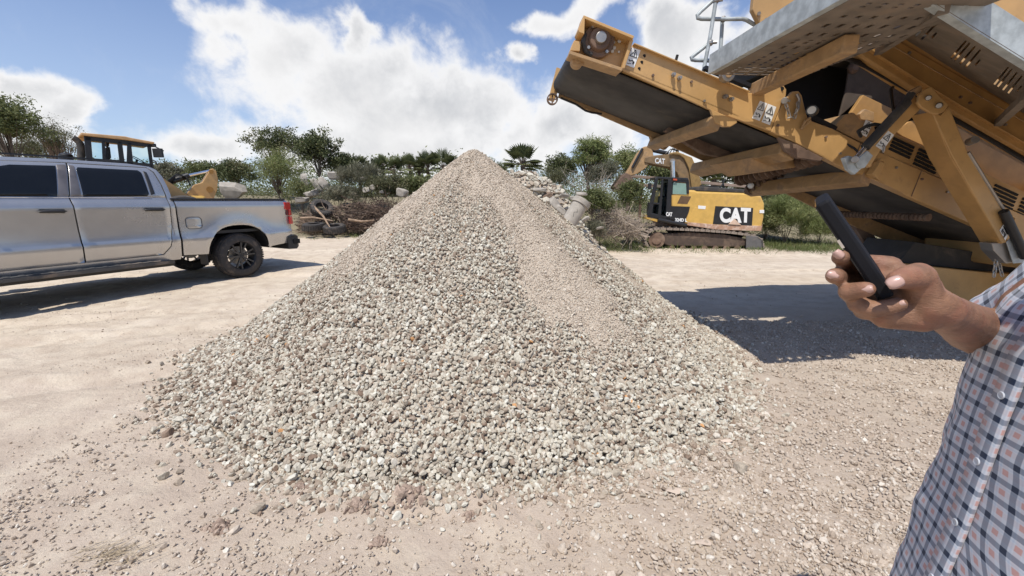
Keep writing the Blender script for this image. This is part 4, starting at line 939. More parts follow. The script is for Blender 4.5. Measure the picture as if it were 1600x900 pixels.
mpart('leg_foot', M_steel, [([(1550, 380), (1573, 378), (1576, 388), (1590, 410), (1572, 412), (1553, 392)], -.44, -.34)], lg)
b = MB(); b.cyl(a(1514, 222, -.46), a(1524, 218, -.52), .03, n=12); b.cyl(a(1513, 238, -.47), a(1567, 326, -.47), .012, n=8); b.build('leg_pin', M_steel, lg)
b = MB(); b.cyl(a(1568, 330, -.5), a(1602, 402, -.5), .033, n=14); b.build('brace_cylinder', M_black, lg, smooth=True)
mpart('foot_plate', M_galv, [([(1573, 378), (1585, 366), (1600, 392), (1606, 410), (1584, 412)], -.47, -.46)], lg)
chain([a(1557, 393, -.38), a(1556, 410, -.38), a(1552, 440, -.38)]); chain([a(1557, 393, -.38), a(1562, 415, -.38), a(1568, 440, -.38)])
# folding ram and arm
ra = mpart('folding_arm', M_yel, [([(1419, 152), (1428, 148), (1440, 158), (1441, 168), (1399, 209), (1372, 240), (1360, 262), (1350, 254), (1362, 228), (1389, 200), (1421, 166)], -.42, -.38)])
b = MB(); b.cyl(a(1417, 160, -.47), a(1352, 230, -.47), .035, n=18); b.cyl(a(1424, 146, -.44), a(1412, 164, -.44), .028, n=14); b.build('hydraulic_ram', M_dusty, mc, smooth=True)
b = MB(); b.cyl(a(1353, 229, -.47), a(1338, 245, -.47), .017, n=16); b.build('ram_rod', M_chrome, mc, smooth=True)
mpart('clevis', M_galv, [([(1319, 247), (1327, 243), (1336, 246), (1340, 256), (1347, 263), (1336, 273), (1326, 265)], -.50, -.46), ])
mpart('clevis', M_galv, [([(1343, 246), (1356, 235), (1365, 243), (1352, 262), (1343, 264), (1338, 256)], -.52, -.50)])
b = MB(); b.cyl(a(1336, 249, -.55), a(1336, 249, -.1), .028, n=14); b.build('clevis_pin', M_steel, mc, bevel=.004)
b = MB(); b.tube([a(1345, 213, -.3), a(1341, 205, -.36), a(1352, 198, -.42), a(1366, 194, -.44), a(1378, 196, -.44)], .014, 8); b.build('hydraulic_hose', M_black, mc, smooth=True)
b = MB(); b.tube([a(1400, 130, -.05), a(1392, 140, -.1), a(1394, 160, -.2), a(1396, 172, -.3)], .012, 8); b.build('hydraulic_hose', M_black, mc, smooth=True)
chain([a(1381, 231, -.46), a(1380, 238, -.46), a(1378, 246, -.46)], .012)
mpart('lug', M_yel, [([(1363, 272), (1376, 252), (1383, 254), (1380, 262), (1372, 278)], -.10, -.03)])
for x, y in ((1376, 256), (1580, 343), (1538, 364)):
    b = MB(); b.lathe(a(x, y, -.06), C_, [(-.012, .022), (-.012, .045), (.012, .045), (.012, .022), (-.012, .022)], 16); b.build('lifting_ring', M_yel, mc)
# engine cover with louvres
cv = mpart('engine_cover', M_yel, [([(1381, 241), (1385, 222), (1398, 207), (1410, 214), (1500, 252), (1600, 299), (1760, 380), (1760, 408), (1640, 352.5), (1497, 290)], .015, .2)])
mpart('cover_edge', M_orange, [([(1398, 205), (1420, 190), (1455, 182), (1500, 200), (1540, 225), (1600, 258), (1720, 320), (1740, 375), (1600, 303), (1500, 254), (1410, 213)], .25, .35)])
def louvre(x0, y0, x1, y1, dyy, n_):
    b = MB(); c_ = .010
    for k in range(n_):
        sx = -(k*2.2); q0 = a(x0+sx, y0+k*dyy, c_); q1 = a(x1+sx, y1+k*dyy, c_); b.bar(q0, q1, .012, .020)
    b.build('louvre', M_dark, cv)
louvre(1396, 216, 1428, 231, 5.3, 4); louvre(1436, 233, 1470, 249, 5.4, 5); louvre(1555, 289, 1590, 305, 5.6, 5); louvre(1598, 310, 1640, 329, 5.6, 5)
# parts in the bay behind the ram
mpart('bay_box', M_yeldirty, [([(1302, 200), (1320, 179), (1335, 176), (1345, 188), (1366, 195), (1372, 230), (1344, 221)], .05, .3)])
mpart('bay_plate', M_orange, [([(1330, 176), (1349, 148), (1395, 170), (1390, 190), (1368, 198), (1345, 186)], .3, .34)])
mpart('bay_cover', M_yeldirty, [([(1343, 178), (1352, 170), (1366, 175), (1366, 190), (1345, 187)], .22, .26)])
mpart('inner_plate', mat('brown_plate', (.10, .075, .055), .8, dirt=.5, dirtcol=(.06, .045, .035)), [([(1339, 84), (1357, 92), (1426, 137), (1423, 160), (1394, 172), (1349, 150), (1311, 183), (1322, 140), (1326, 112), (1325, 104)], .45, .47)])
b = MB(); b.lathe(a(1334, 106, .44), C_, [(-.03, .0), (-.03, .03), (0, .055), (.01, .055)], 18); b.build('plate_boss', M_rust, mc)
mpart('hopper_shade_block', M_dark, [([(1170, 145), (1240, 110), (1345, 80), (1440, 130), (1520, 190), (1640, 260), (1640, 330), (1500, 280), (1340, 215), (1262, 184)], .75, 1.2)])  # black block put in for the shade inside the machine
mpart('far_side_panel', M_yeldirty, [([(1440, 150), (1560, 205), (1700, 280), (1700, 340), (1560, 280), (1430, 215)], .36, .40)])
# sloping walkway on the right with its galvanised edge
cG, cB = -1.42, -.30
G0, G1 = a(1436, -10, cG), a(1665, 133, cG); B0, B1 = a(1385, 42, cB), a(1622, 190, cB)
gg = MB(); gg.prism([G0, G1, G1+V(0, 0, .16), G0+V(0, 0, .16)], C_*.012); gg.prism([G0, G1, G1-V(0, 0, .008), G0-V(0, 0, .008)], C_*.05); gg.build('kick_plate', M_galv, mc)
gl_ = (G1-G0)
b = MB(); ext = G1+gl_*1.2; b.prism([G1, ext, ext+V(0, 0, .16), G1+V(0, 0, .16)], C_*.012); b.build('kick_plate', M_galv, mc)
gt = MB(); up_ = V(0, 0, .11); gt.add([B0+up_, B1+gl_*1.2+up_, (B1+gl_*1.2).lerp(G1+gl_*1.2, .84)+up_, B0.lerp(G0, .84)+up_, B0+up_*1.3, B1+gl_*1.2+up_*1.3, (B1+gl_*1.2).lerp(G1+gl_*1.2, .84)+up_*1.3, B0.lerp(G0, .84)+up_*1.3], [(0, 1, 2, 3), (7, 6, 5, 4), (0, 4, 5, 1), (1, 5, 6, 2), (2, 6, 7, 3), (3, 7, 4, 0)]); gt.build('sun_block_slab', M_yel, mc)  # added slab above the sloping deck, keeps sunlight off its slots
def hole2(i, j):     # i along the walkway, j across
    k = i % 24
    return 4 <= j <= 12 and k in (7, 9, 12, 15) or (7 <= j <= 9 and k == 18)
perforated(None, None, None, 84, 17, hole2, corners=[B0, B1, G1, G0])
perforated(None, None, None, 84, 17, hole2, corners=[B1, B1+gl_*1.2, G1+gl_*1.2, G1])
# deck between the two walkways
D0 = kn+L_*.06; perforated(None, None, None, 40, 30, lambda i, j: (i % 9 == 5 and 10 < j < 17), corners=[B0-C_*.05, G0, kn+L_*.85, kf+L_*.85-C_*.3])
b = MB(); b.bar(a(1476, 12, cG), a(1372, 80, -.28), .05, .06); b.build('angle_brace', M_galvd, mc, bevel=.004)
b = MB(); b.bar(a(1640, 118, cG), a(1560, 192, -.28), .05, .06); b.build('angle_brace', M_galvd, mc, bevel=.004)
for x, y in ((1482, 22), (1541, 59), (1555, 68.5), (1600, 97.5)):
    b = MB(); q0 = a(x, y, cG+.05)-V(0, 0, .02); b.cyl(q0, q0+V(0, 0, .012), .014, n=12); b.build('bolt_hole', M_dark, mc)
# body above
up1 = mpart('hopper_side', M_yel, [([(1430, 20), (1442, -90), (1800, -90), (1800, 250), (1600, 170), (1500, 95)], -.02, .04)])
b = MB(); b.cyl(a(1568, 33, -.03), a(1568, 33, -.12), .025, n=8); b.build('hopper_bolt', M_steel, up1)
mpart('hopper_rib', M_yel, [([(1528, 10), (1540, -60), (1556, -60), (1546, 18)], -.12, -.02)], up1)
hx = MB()
P0 = a(1182, -60, -.1); h1 = [a(1184, -60, .1), a(1176, 15, .1), a(1193, 48, .1), a(1284, 2, .1), a(1370, -60, .1)]
hx.prism(h1, C_*.05); hx.build('hopper_end', M_yel, mc, bevel=.006)
b = MB(); b.bar(a(1193, 46, .08), a(1300, -8, .08), .05, .03); b.build('hopper_lip', M_yel, mc, bevel=.004)
mpart('hopper_rib', M_orange, [([(1192, 47), (1286, 0), (1300, -6), (1300, 12), (1196, 62)], .12, .2)])
for x, y in ((1186, 21), (1197, 31)):
    b = MB(); b.cyl(a(x, y, .1), a(x, y, .07), .016, n=8); b.build('hopper_bolt', M_steel, mc)
mpart('hopper_floor', M_dusty, [([(1196, 50), (1400, -40), (1800, -40), (1800, 200), (1500, 100), (1345, 78), (1200, 110)], .3, 1.1)], bevel=0)
# handrails
hr = thing_part('handrail', mc)
def tb(pts, c0, r=.017):
    b = MB(); b.tube([a(x, y, c0) for x, y in pts], r, 10); return b
tb([(1120, -40), (1118.7, 0), (1110, 55), (1099, 112)], .15).build('post', M_galv, hr, smooth=True)
tb([(1129, 27), (1127, 60), (1124, 102)], .35).build('post', M_galv, hr, smooth=True)
tb([(1114, 1), (1095, 18), (1089.5, 24), (1090, 28), (1096, 29.5), (1125, 30), (1160, 29.5), (1166, 31), (1188, 44), (1200, 55)], .2).build('rail', M_galv, hr, smooth=True)
tb([(1109, 67), (1085, 86), (1080, 90), (1081, 93), (1087, 94), (1132, 95.5)], .2).build('rail', M_galv, hr, smooth=True)
for x, y, c0 in ((1119, 1, .15), (1110, 67, .15), (1130, 30, .3), (1126, 95, .3)):
    b = MB(); q0 = a(x, y, c0); b.ball(q0, .028, 10); b.cyl(q0, q0+L_*.05-C_*.02, .014, n=8); b.build('rail_clamp', M_steel, hr)
# warning stickers: white plates with hazard triangles and a pictogram below
def sticker(q4, c0, par=None):
    b = MB(); P = [a(x, y, c0) for x, y in q4]; b.prism(P, C_*.0015); s_ = b.build('warning_sticker', M_white, par or mc)
    tl_, tr, br, bl = P; ex_, ey = (tr-tl_), (bl-tl_)
    pt = lambda u_, v_: tl_+ex_*u_+ey*v_-C_*.003
    k = MB(); T = [pt(.5, .08), pt(.9, .46), pt(.1, .46)]; w_ = ex_.length*.035
    for i in range(3): k.cyl(T[i], T[(i+1) % 3], w_, n=5)
    k.cyl(pt(.55, .20), pt(.45, .30), w_*.9, n=5); k.cyl(pt(.45, .30), pt(.58, .32), w_*.9, n=5); k.cyl(pt(.58, .32), pt(.5, .42), w_*.9, n=5)
    for i in range(3): k.cyl(pt(.15+.22*i, .66+.07*(i % 2)), pt(.32+.22*i, .76-.09*(i % 2)), w_*1.3, n=5)
    k.box(pt(.76, .78), (ex_.length*.16, .001, ex_.length*.3), (ex_.normalized(), C_, ey.normalized())); k.cyl(pt(.1, .9), pt(.55, .86), w_*.7, n=5)
    k.build('pictogram', M_ink, s_)
sticker([(987.5, 74), (1001, 78.5), (990.7, 106), (977, 101)], -.004)
sticker([(1187.5, 157.5), (1199, 161.5), (1187, 189), (1175, 184.5)], -.004)
sticker([(1200, 162), (1213, 167), (1203, 195.5), (1190, 190.5)], -.004)
sticker([(1388, 204), (1397, 211), (1379, 235), (1368, 228)], -.424)
sticker([(1353, 187), (1364, 192), (1354, 214), (1344, 209)], .045)
sticker([(1571, 346), (1578, 361), (1571, 376), (1562, 360)], -.475)
# stand: chassis, far legs, tracks
mpart('chassis', M_yel, [([(1432, 414), (1545, 426), (1720, 434), (1720, 486), (1490, 468), (1445, 462)], .45, .9)], bevel=.01)
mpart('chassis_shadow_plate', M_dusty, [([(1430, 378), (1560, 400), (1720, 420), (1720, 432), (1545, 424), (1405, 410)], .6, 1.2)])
mpart('rear_leg', M_rust, [([(1322, 330), (1348, 338), (1396, 415), (1372, 415)], 1.32, 1.42)])
mpart('rear_leg', M_rust, [([(1432, 378), (1450, 388), (1408, 416), (1395, 414)], 1.2, 1.3)])
mpart('jack_arm', M_yel, [([(1384, 364), (1396, 368), (1412, 388), (1400, 391)], 1.7, 1.76)])
mpart('jack_plate', M_galv, [([(1396, 382), (1412, 388), (1420, 402), (1402, 398)], 1.65, 1.7)])
b = MB(); b.tube([a(1378, 372, 1.6), a(1378, 395, 1.6), a(1376, 412, 1.6)], .012, 6); b.tube([a(1374, 360, 1.6), a(1390, 375, 1.6), a(1405, 402, 1.6), a(1398, 415, 1.6)], .014, 6); b.build('jack_hose', M_black, mc, smooth=True)
zb = 0.0
bb = MB(); bb.box(V(8.2, 4.7, 1.15), (5.6, 1.3, .9), (L_, C_, Z_)); bb.box(V(9.2, 4.7, 2.1), (3.2, 1.9, 1.1), (L_, C_, Z_)); bb.build('power_unit', M_yel, mc, bevel=.05)
for cc in (4.0, 5.6):
    t_ = MB(); n_ = 40; per = []
    for i in range(n_):
        t = 2*math.pi*i/n_; cx = 1.55 if math.cos(t) > 0 else -1.55; per.append(V(8.0, cc, .48)+L_*(cx+math.cos(t)*.42)+Z_*math.sin(t)*.42)
    for i in range(n_):
        p0, p1 = per[i], per[(i+1) % n_]; k = max(1, int((p1-p0).length/.18))
        for j in range(k):
            q0 = p0.lerp(p1, (j+.5)/k); d = (p1-p0).normalized(); t_.box(q0, ((p1-p0).length/k*.92, .4, .05), (d, C_, d.cross(C_)))
    t_.build('crawler_track', M_track, mc)
    f_ = MB(); f_.box(V(8.0, cc, .48), (3.4, .28, .5), (L_, C_, Z_)); f_.build('track_frame', M_rust, mc, bevel=.04)

# hoses, bolts and seams
for off in (0, 5, 9):
    b = MB(); b.tube([a(1300+off, 84+off*.3, -.2), a(1352, 98+off*.7, -.12), a(1420+off, 143+off*.5, -.12), a(1480, 178+off*.5, -.14), a(1545, 214+off*.5, -.14), a(1640, 272+off*.4, -.14)], .012, 8); b.build('hydraulic_hose', M_black, mc, smooth=True)
b = MB(); b.tube([a(1262, 196, .06), a(1300, 212, .05), a(1335, 232, -.02), a(1350, 246, -.1)], .010, 8); b.build('hydraulic_hose', M_black, mc, smooth=True)
for x, y, c0 in [(1392, 66, -.262), (1420, 83, -.262), (1500, 152, -.262), (1515, 161, -.262), (1570, 195, -.262), (1300, 60, -.262), (1330, 60, -.262), (1232, 158, -.006), (1215, 196, -.006), (1290, 214, -.006), (1312, 240, -.006), (1400, 262, -.006), (1440, 280, -.006), (1480, 300, -.006), (1520, 318, -.006), (1560, 336, -.006), (1080, 128, -.002), (1100, 158, -.002), (1020, 118, -.002)]:
    b = MB(); p_ = a(x, y, c0); b.cyl(p_+C_*.01, p_-C_*.012, .012, n=6); b.build('bolt', M_steel if (x % 3) else M_rust, mc)
b = MB(); b.bar(a(1345, 224, -.008), a(1328, 267, -.008), .004, .006); b.build('weld_seam', M_rust, mc); b = MB(); b.bar(a(1440, 267, -.008), a(1424, 307, -.008), .004, .006); b.build('weld_seam', M_rust, mc)
# ------------------------------------------------------------------ plants
def aty(px, py, Y): d = ray(px, py); k = Y/d.y; return V(d.x*k, Y, H+d.z*k)
def leaves(pos, size, asp=.5, droop=0., up=0.):
    """four-point leaf faces; droop pulls the long axis down, up makes them stand"""
    n = len(pos); d = rng.normal(size=(n, 3)); d[:, 2] = d[:, 2]*(1-up)-droop+up*2; d /= np.linalg.norm(d, axis=1)[:, None]
    e_ = rng.normal(size=(n, 3)); s_ = np.cross(d, e_); s_ /= np.linalg.norm(s_, axis=1)[:, None]
    L = (size*rng.lognormal(0, .3, n))[:, None]; mid = pos+d*L*.45
    v = np.stack([pos, mid+s_*L*asp*.5, pos+d*L, mid-s_*L*asp*.5], 1)
    return v.reshape(-1, 3), np.arange(n*4).reshape(n, 4)
def clumps(c, r, nc, per, spread, low=.15, shell=.5):
    """cluster centres in an uneven ellipsoid, then leaf positions round each of them"""
    c = np.array(c); r = np.array(r); d = rng.normal(size=(nc, 3)); d /= np.linalg.norm(d, axis=1)[:, None]; d[:, 2] = np.where(d[:, 2] < -.5, -d[:, 2], d[:, 2])
    rad = rng.random(nc)**shell*rng.uniform(.72, 1.12, nc)
    cc = c+d*rad[:, None]*r
    k = rng.integers(0, nc, nc*per); sp = spread*rng.uniform(.5, 1.3, nc)
    p = cc[k]+np.clip(rng.normal(size=(nc*per, 3)), -1.6, 1.6)*sp[k][:, None]*np.array([1, 1, .75]); t = np.clip(.45+rng.normal(0, .22, nc)[k]+rng.normal(0, .14, nc*per), 0, .97)
    return cc, p, t
def plant(name, label, cat, px, py, rx, ry, Y, m, nc, per, leaf, spread, asp=.45, droop=.1, up=0, group=None, twigs=14, trunk=.05, tm=None, shell=.5, dry=.02):
    c = aty(px, py, Y); dep = Y*ct-(c.z-H)*st; RX, RZ = rx/F*dep, ry/F*dep; gz0 = float(hz(c.x, Y))
    base = V(c.x, Y, gz0); t_ = thing(name, label, cat, base, group)
    cc, p, t = clumps(c, (RX, RX*.75, RZ), nc, per, spread*dep/F); p[:, 2] = np.maximum(p[:, 2], gz0+.02)
    t[rng.random(len(t)) < dry] = 1
    v, f = leaves(p, leaf, asp, droop, up)
    mb = MB(); sel = rng.permutation(nc)[:twigs]; fork = V(c.x+rng.normal()*.1, Y, gz0+max(.12, (c.z-RZ-gz0)*.8+.1))
    if trunk > .03: mb.tube([base-V(0, 0, .1), base.lerp(fork, .5)+V(.04, .02, 0), fork], [trunk*1.25, trunk, trunk*.85], 8)
    else: fork = base+V(0, 0, .03)
    for i in sel:
        q_ = V(*cc[i]); mid = fork.lerp(q_, .5)+V(rng.normal()*.08*RX, rng.normal()*.08, .12*RZ); mb.tube([fork, mid, q_], [trunk*.5, trunk*.25, trunk*.06+.003], 5)
    mb.build('trunk' if trunk > .03 else 'stems', tm or M_bark, t_, smooth=True)
    rawmesh('crown' if trunk > .03 else 'foliage', v, f, m, np.repeat(t, 4), parent=t_); return t_
def fan_palm(label, px, py, size, Y, nf, m=L_dark, trunk=.13, group='fan palms growing in the scrub', only_up=False):
    c = aty(px, py, Y); gz0 = float(hz(c.x, Y)); t_ = thing('fan_palm', label, 'palm', (c.x, Y, gz0), group)
    mb = MB(); mb.tube([V(c.x, Y, gz0-.1), V(c.x+.03, Y, (gz0+c.z)/2), c], [trunk*1.1, trunk, trunk*.9], 10); mb.build('trunk', M_bark, t_, smooth=True)
    vs, fs, ts = [], [], []; st_m = MB()
    for k in range(nf):
        az_ = rng.uniform(0, 2*math.pi); el_ = rng.uniform(-.2 if not only_up else .3, 1.45); d = V(math.cos(az_)*math.cos(el_), math.sin(az_)*math.cos(el_), math.sin(el_)); L = size*rng.uniform(.45, .6)
        hub = c+d*L; st_m.tube([c, c+d*L*.5+V(0, 0, .03), hub], [.018, .012, .009], 4)
        s_ = d.cross(V(0, 0, 1)).normalized(); n_ = 18; tt = rng.uniform(.2, .8)
        for j in range(n_):
            a_ = (j/(n_-1)-.5)*3.9; b_ = (d*math.cos(a_)+s_*math.sin(a_)); b_ = (b_+V(0, 0, -.18)).normalized(); lf = size*.52*(1-.25*abs(a_)/2)
            w_ = b_.cross(d.cross(s_)).normalized()*size*.032; o_ = len(vs); tip = hub+b_*lf+V(0, 0, -.10*lf)
            vs += [tuple(hub), tuple(hub+b_*lf*.55+w_), tuple(tip), tuple(hub+b_*lf*.55-w_)]; fs.append((o_, o_+1, o_+2, o_+3)); ts += [tt]*4
    st_m.build('stalks', M_bark, t_); rawmesh('fronds', np.array(vs), np.array(fs), m, np.array(ts), parent=t_); return t_

PL = [
 ('oak_tree', 'dark leafy tree at the far left edge, reaching highest over the pickup roof', 'tree', 2, 195, 52, 45, 15.5, L_mid, 95, 150, .085, 8, dict(trunk=.06, twigs=24, shell=.8)),
 ('mesquite_tree', 'thin pale olive tree with wispy bare twigs above the pickup cab', 'tree', 88, 222, 42, 34, 17, L_olive, 90, 60, .07, 6, dict(trunk=.05, twigs=60, asp=.25, tm=M_wood, droop=.3)),
 ('mesquite_tree', 'low olive bush filling the gap under the wispy tree by the loader exhaust', 'tree', 50, 238, 60, 24, 18, L_olive, 80, 110, .075, 7, dict(trunk=.06, twigs=26, asp=.3, droop=.3)),
 ('shrub', 'hazy grey-green bush just right of the loader cab', 'shrub', 262, 272, 36, 16, 30, L_grey, 50, 110, .13, 5, dict(trunk=.05, group='grey bushes behind the loader')),
 ('shrub', 'hazy grey-green bush behind the loader linkage', 'shrub', 320, 270, 34, 14, 30, L_mid, 50, 110, .13, 5, dict(trunk=.05, group='grey bushes behind the loader')),
 ('shrub', 'dark round bush left of the pale big rock', 'shrub', 366, 272, 34, 20, 27, L_dark, 60, 120, .12, 5, dict(trunk=.05, group='grey bushes behind the loader')),
 ('open_crown_tree', 'tallest tree behind the pickup bed, open crown of small dark leaves', 'tree', 432, 228, 56, 26, 21, L_dark, 78, 80, .10, 5.2, dict(trunk=.05, twigs=34, shell=.9)),
 ('open_crown_tree', 'dark dense tree right of the tallest tree behind the pickup', 'tree', 497, 238, 34, 32, 20.5, L_dark, 62, 110, .10, 5.2, dict(trunk=.05, twigs=24)),
 ('palo_verde_tree', 'feathery light green tree in front of the tall dark tree behind the pickup bed', 'tree', 435, 266, 44, 34, 18.5, L_lime, 85, 150, .075, 6, dict(trunk=.035, twigs=50, asp=.22, droop=.2)),
 ('shrub', 'light green bush at the foot of the feathery tree near the tail lamp', 'shrub', 470, 300, 30, 18, 17.8, L_mid, 50, 120, .07, 5, dict(trunk=.03, asp=.3)),
 ('shrub', 'dark leafy bush right of the dense dark tree', 'shrub', 535, 258, 30, 18, 21, L_dark, 45, 110, .11, 5, dict(trunk=.05)),
 ('grass_bush', 'round grey straw-like bush on the bank left of the gravel pile', 'shrub', 562, 280, 44, 20, 17.8, L_grey, 70, 170, .14, 5, dict(trunk=.02, asp=.09, up=.6)),
 ('grass_bush', 'green-grey leafy bush above the brush pile', 'shrub', 606, 296, 42, 24, 17.2, L_olive, 70, 130, .09, 5, dict(trunk=.02, asp=.3)),
 ('grass_bush', 'pale bush above the two half buried tyres', 'shrub', 530, 308, 40, 16, 16.9, L_grey, 60, 120, .10, 5, dict(trunk=.02, asp=.2, up=.4)),
 ('grass_bush', 'dark low bush beside the left slope of the gravel pile', 'shrub', 650, 292, 34, 16, 17.5, L_mid, 50, 100, .09, 5, dict(trunk=.02)),
 ('willow_tree', 'tall yellow-green bushy tree between the fan palm and the excavator', 'tree', 926, 245, 34, 30, 20, L_lime, 90, 170, .11, 5, dict(trunk=.08, asp=.24, droop=.5, twigs=40)),
 ('willow_tree', 'second yellow-green tree, behind the excavator boom', 'tree', 985, 258, 34, 26, 21, L_lime, 70, 140, .11, 5, dict(trunk=.08, asp=.24, droop=.5, twigs=30)),
 ('shrub', 'dark green round bush right of the fan palm', 'shrub', 878, 262, 24, 18, 20, L_dark, 50, 130, .09, 4.6, dict(trunk=.05)),
 ('shrub', 'grey-green feathery bush in front of the tall yellow-green tree', 'shrub', 945, 276, 28, 24, 17, L_grey, 60, 130, .08, 5, dict(trunk=.03, asp=.2)),
 ('shrub', 'dense green bush right of the concrete pipe', 'shrub', 930, 318, 30, 22, 14.2, L_mid, 70, 150, .07, 5, dict(trunk=.02, asp=.35)),
 ('shrub', 'green bush left of the excavator cab', 'shrub', 985, 306, 24, 22, 15.6, L_mid, 60, 130, .07, 5, dict(trunk=.02, asp=.35)),
 ('shrub', 'yellowish grass bush above the rubble heap', 'shrub', 870, 282, 26, 14, 16.5, L_olive, 44, 120, .10, 5, dict(trunk=.02, asp=.1, up=.6)),
 ('shrub', 'straw coloured bush at the foot of the concrete pipe', 'shrub', 925, 362, 26, 13, 13.6, L_grey, 40, 110, .09, 4.5, dict(trunk=.02, asp=.12, up=.5)),
 ('shrub', 'tall bright green grassy bush right of the excavator counterweight', 'shrub', 1232, 340, 38, 32, 16.5, L_lime, 110, 190, .15, 6, dict(trunk=.02, asp=.08, up=.55)),
 ('shrub', 'bright green grassy bush behind the held phone', 'shrub', 1282, 358, 32, 24, 16.2, L_lime, 80, 170, .14, 6, dict(trunk=.02, asp=.08, up=.55)),
 ('shrub', 'grassy bush just behind the excavator track cover', 'shrub', 1198, 350, 26, 30, 17.2, L_mid, 60, 170, .14, 6, dict(trunk=.02, asp=.08, up=.55)),
 ('shrub', 'dark bush deepest under the conveyor belt', 'shrub', 1245, 308, 48, 20, 20.5, L_dark, 70, 150, .11, 5, dict(trunk=.05)),
 ('shrub', 'dark green bush visible between the machine leg and the phone', 'shrub', 1340, 330, 50, 24, 21, L_dark, 60, 140, .11, 5, dict(trunk=.05)),
 ('shrub', 'bush growing behind the excavator hood under the belt roller', 'shrub', 1175, 300, 34, 20, 19.5, L_olive, 60, 140, .10, 5, dict(trunk=.03, asp=.2)),
 ('shrub', 'green bush seen through the excavator boom arch', 'shrub', 1040, 272, 30, 16, 20.5, L_mid, 50, 120, .10, 5, dict(trunk=.04)),
 ('shrub', 'green bush behind the excavator cab window', 'shrub', 1060, 300, 40, 22, 19, L_olive, 60, 120, .10, 5, dict(trunk=.03)),
 ('shrub', 'far right bush behind the machine chassis', 'shrub', 1430, 345, 60, 30, 20, L_mid, 60, 120, .12, 6, dict(trunk=.04)),
]
for nm, lb, ca, cx, cy, rx, ry, Y, m, nc, per, lf, sp_, kw in PL:
    plant(nm, lb, ca, cx, cy, rx, ry, Y, m, nc, per, lf, sp_, **kw)
fan_palm('tall fan palm standing clear against the sky right of the pile peak', 817, 258, 1.0, 18, 34, trunk=.10)
fan_palm('small fan palm top peeking over the right shoulder of the pile peak', 783, 272, .55, 17, 16, trunk=.06)
fan_palm('pale fan palm behind the excavator hood', 1115, 285, 1.15, 20, 26, L_mid)
fan_palm('fan palm half hidden by the conveyor end roller', 1158, 292, .9, 19.5, 20, L_mid)
for i, (x, y, s_) in enumerate([(560, 262, .7), (588, 266, .65), (615, 266, .8), (640, 262, .75), (668, 262, .9), (692, 262, 1.0), (712, 268, .8), (598, 258, .6), (655, 270, .7)]):
    fan_palm(['leftmost stubby palm of the row on the horizon left of the pile peak', 'second stubby palm from the left in the row on the horizon', 'third stubby palm from the left in the row on the horizon', 'middle stubby palm of the row on the horizon, above the grey bush', 'stubby palm third from the pile side in the row on the horizon', 'widest stubby palm, next but one to the pile slope in the horizon row', 'stubby palm touching the left slope near the pile peak', 'smallest stubby palm of the horizon row, behind its third one', 'low stubby palm tucked before the gap in the horizon row'][i], x, y, s_*1.1, 22+i*.13, 20, group='stubby palms in the horizon row', trunk=.09)
# leafless twigs standing before the yellow-green tree
mb = MB(); c = aty(925, 335, 15); tw = thing('dead_shrub', 'leafless grey twigs standing in front of the tall yellow-green tree', 'shrub', c)
for k in range(42):
    e_ = aty(925+rng.uniform(-62, 38), 268+rng.uniform(-6, 36), 15+rng.uniform(-.6, .6)); mid = c.lerp(e_, .5)+V(rng.normal()*.15, rng.normal()*.1, rng.normal()*.08); mb.tube([c, mid, e_], [.014, .009, .004], 4)
    for j in range(3): q0 = mid.lerp(e_, rng.random()); mb.tube([q0, q0+V(rng.normal()*.18, rng.normal()*.15, abs(rng.normal())*.22)], [.005, .003], 3)
mb.build('twigs', mat('grey_twig', (.36, .31, .25), .9, var=.3), tw)
# scrub covering the bank and the far line of trees
def cover(name, n, fx, fy, m, size, hgt, asp, up, label, cat, dens=None):
    x, y = fx(n), fy(n)
    if dens is not None: k = rng.random(n) < dens(x, y); x, y = x[k], y[k]
    z = hz(x, y)+rng.random(len(x))**1.5*hgt(x, y); t = np.clip(.45+fbm(x*.8, y*.8, 3, 50)*1.2+rng.normal(0, .18, len(x)), 0, 1)
    v, f = leaves(np.stack([x, y, z], 1), size, asp, 0, up); return tag(rawmesh(name, v, f, m, np.repeat(t, 4)), label, cat, kind='stuff')
cover('bank_scrub', 60000, U(-26, 19), lambda n: rng.uniform(16.6, 25, n), L_olive, .13, lambda x, y: .12+.55*np.clip(fbm(x*.6, y*.6, 3, 51)+.35, 0, 1)*sst(y, 16.6, 18.5), .2, .4, 'low scrub and weeds covering the bank behind the yard', 'scrub', lambda x, y: np.clip(.35+1.6*fbm(x*.5, y*.5, 3, 52), .03, 1)*sst(y, 16.3, 18.2))
cover('bank_weeds', 40000, U(-20, 19), lambda n: rng.uniform(16.4, 23, n), L_mid, .11, lambda x, y: .08+.6*np.clip(fbm(x*.6, y*.6, 3, 54)+.3, 0, 1)*sst(y, 16.6, 18.5), .35, .1, 'darker green weeds mixed through the scrub of the bank', 'weeds', lambda x, y: np.clip(.1+2*fbm(x*.5, y*.5, 3, 55), .0, 1)*sst(y, 16.3, 18.2))
cover('roadside_grass', 52000, U(1.2, 14), lambda n: rng.uniform(12.8, 17.2, n), L_grass, .16, lambda x, y: .03+x*0, .07, .75, 'ragged grass along the far edge of the yard road', 'grass', lambda x, y: np.clip(sst(y+fbm(x*1.2, y*.4, 3, 60)*1.6, 13.3, 14.3)*.9+.0, 0, 1)*np.where((x > 4.8) & (x < 9.8) & (y < 15.6), .22, 1)*np.clip(.55+1.4*fbm(x*1.4, y*1.6, 3, 61), 0, 1))
cover('roadside_grass', 9000, U(-9, -1), lambda n: rng.uniform(14.2, 17, n), L_grass, .10, lambda x, y: .02+x*0, .09, .7, 'sparse grass along the foot of the brush pile', 'grass', lambda x, y: np.clip(.1+2*fbm(x*1.2, y*1.2, 3, 62), 0, 1))
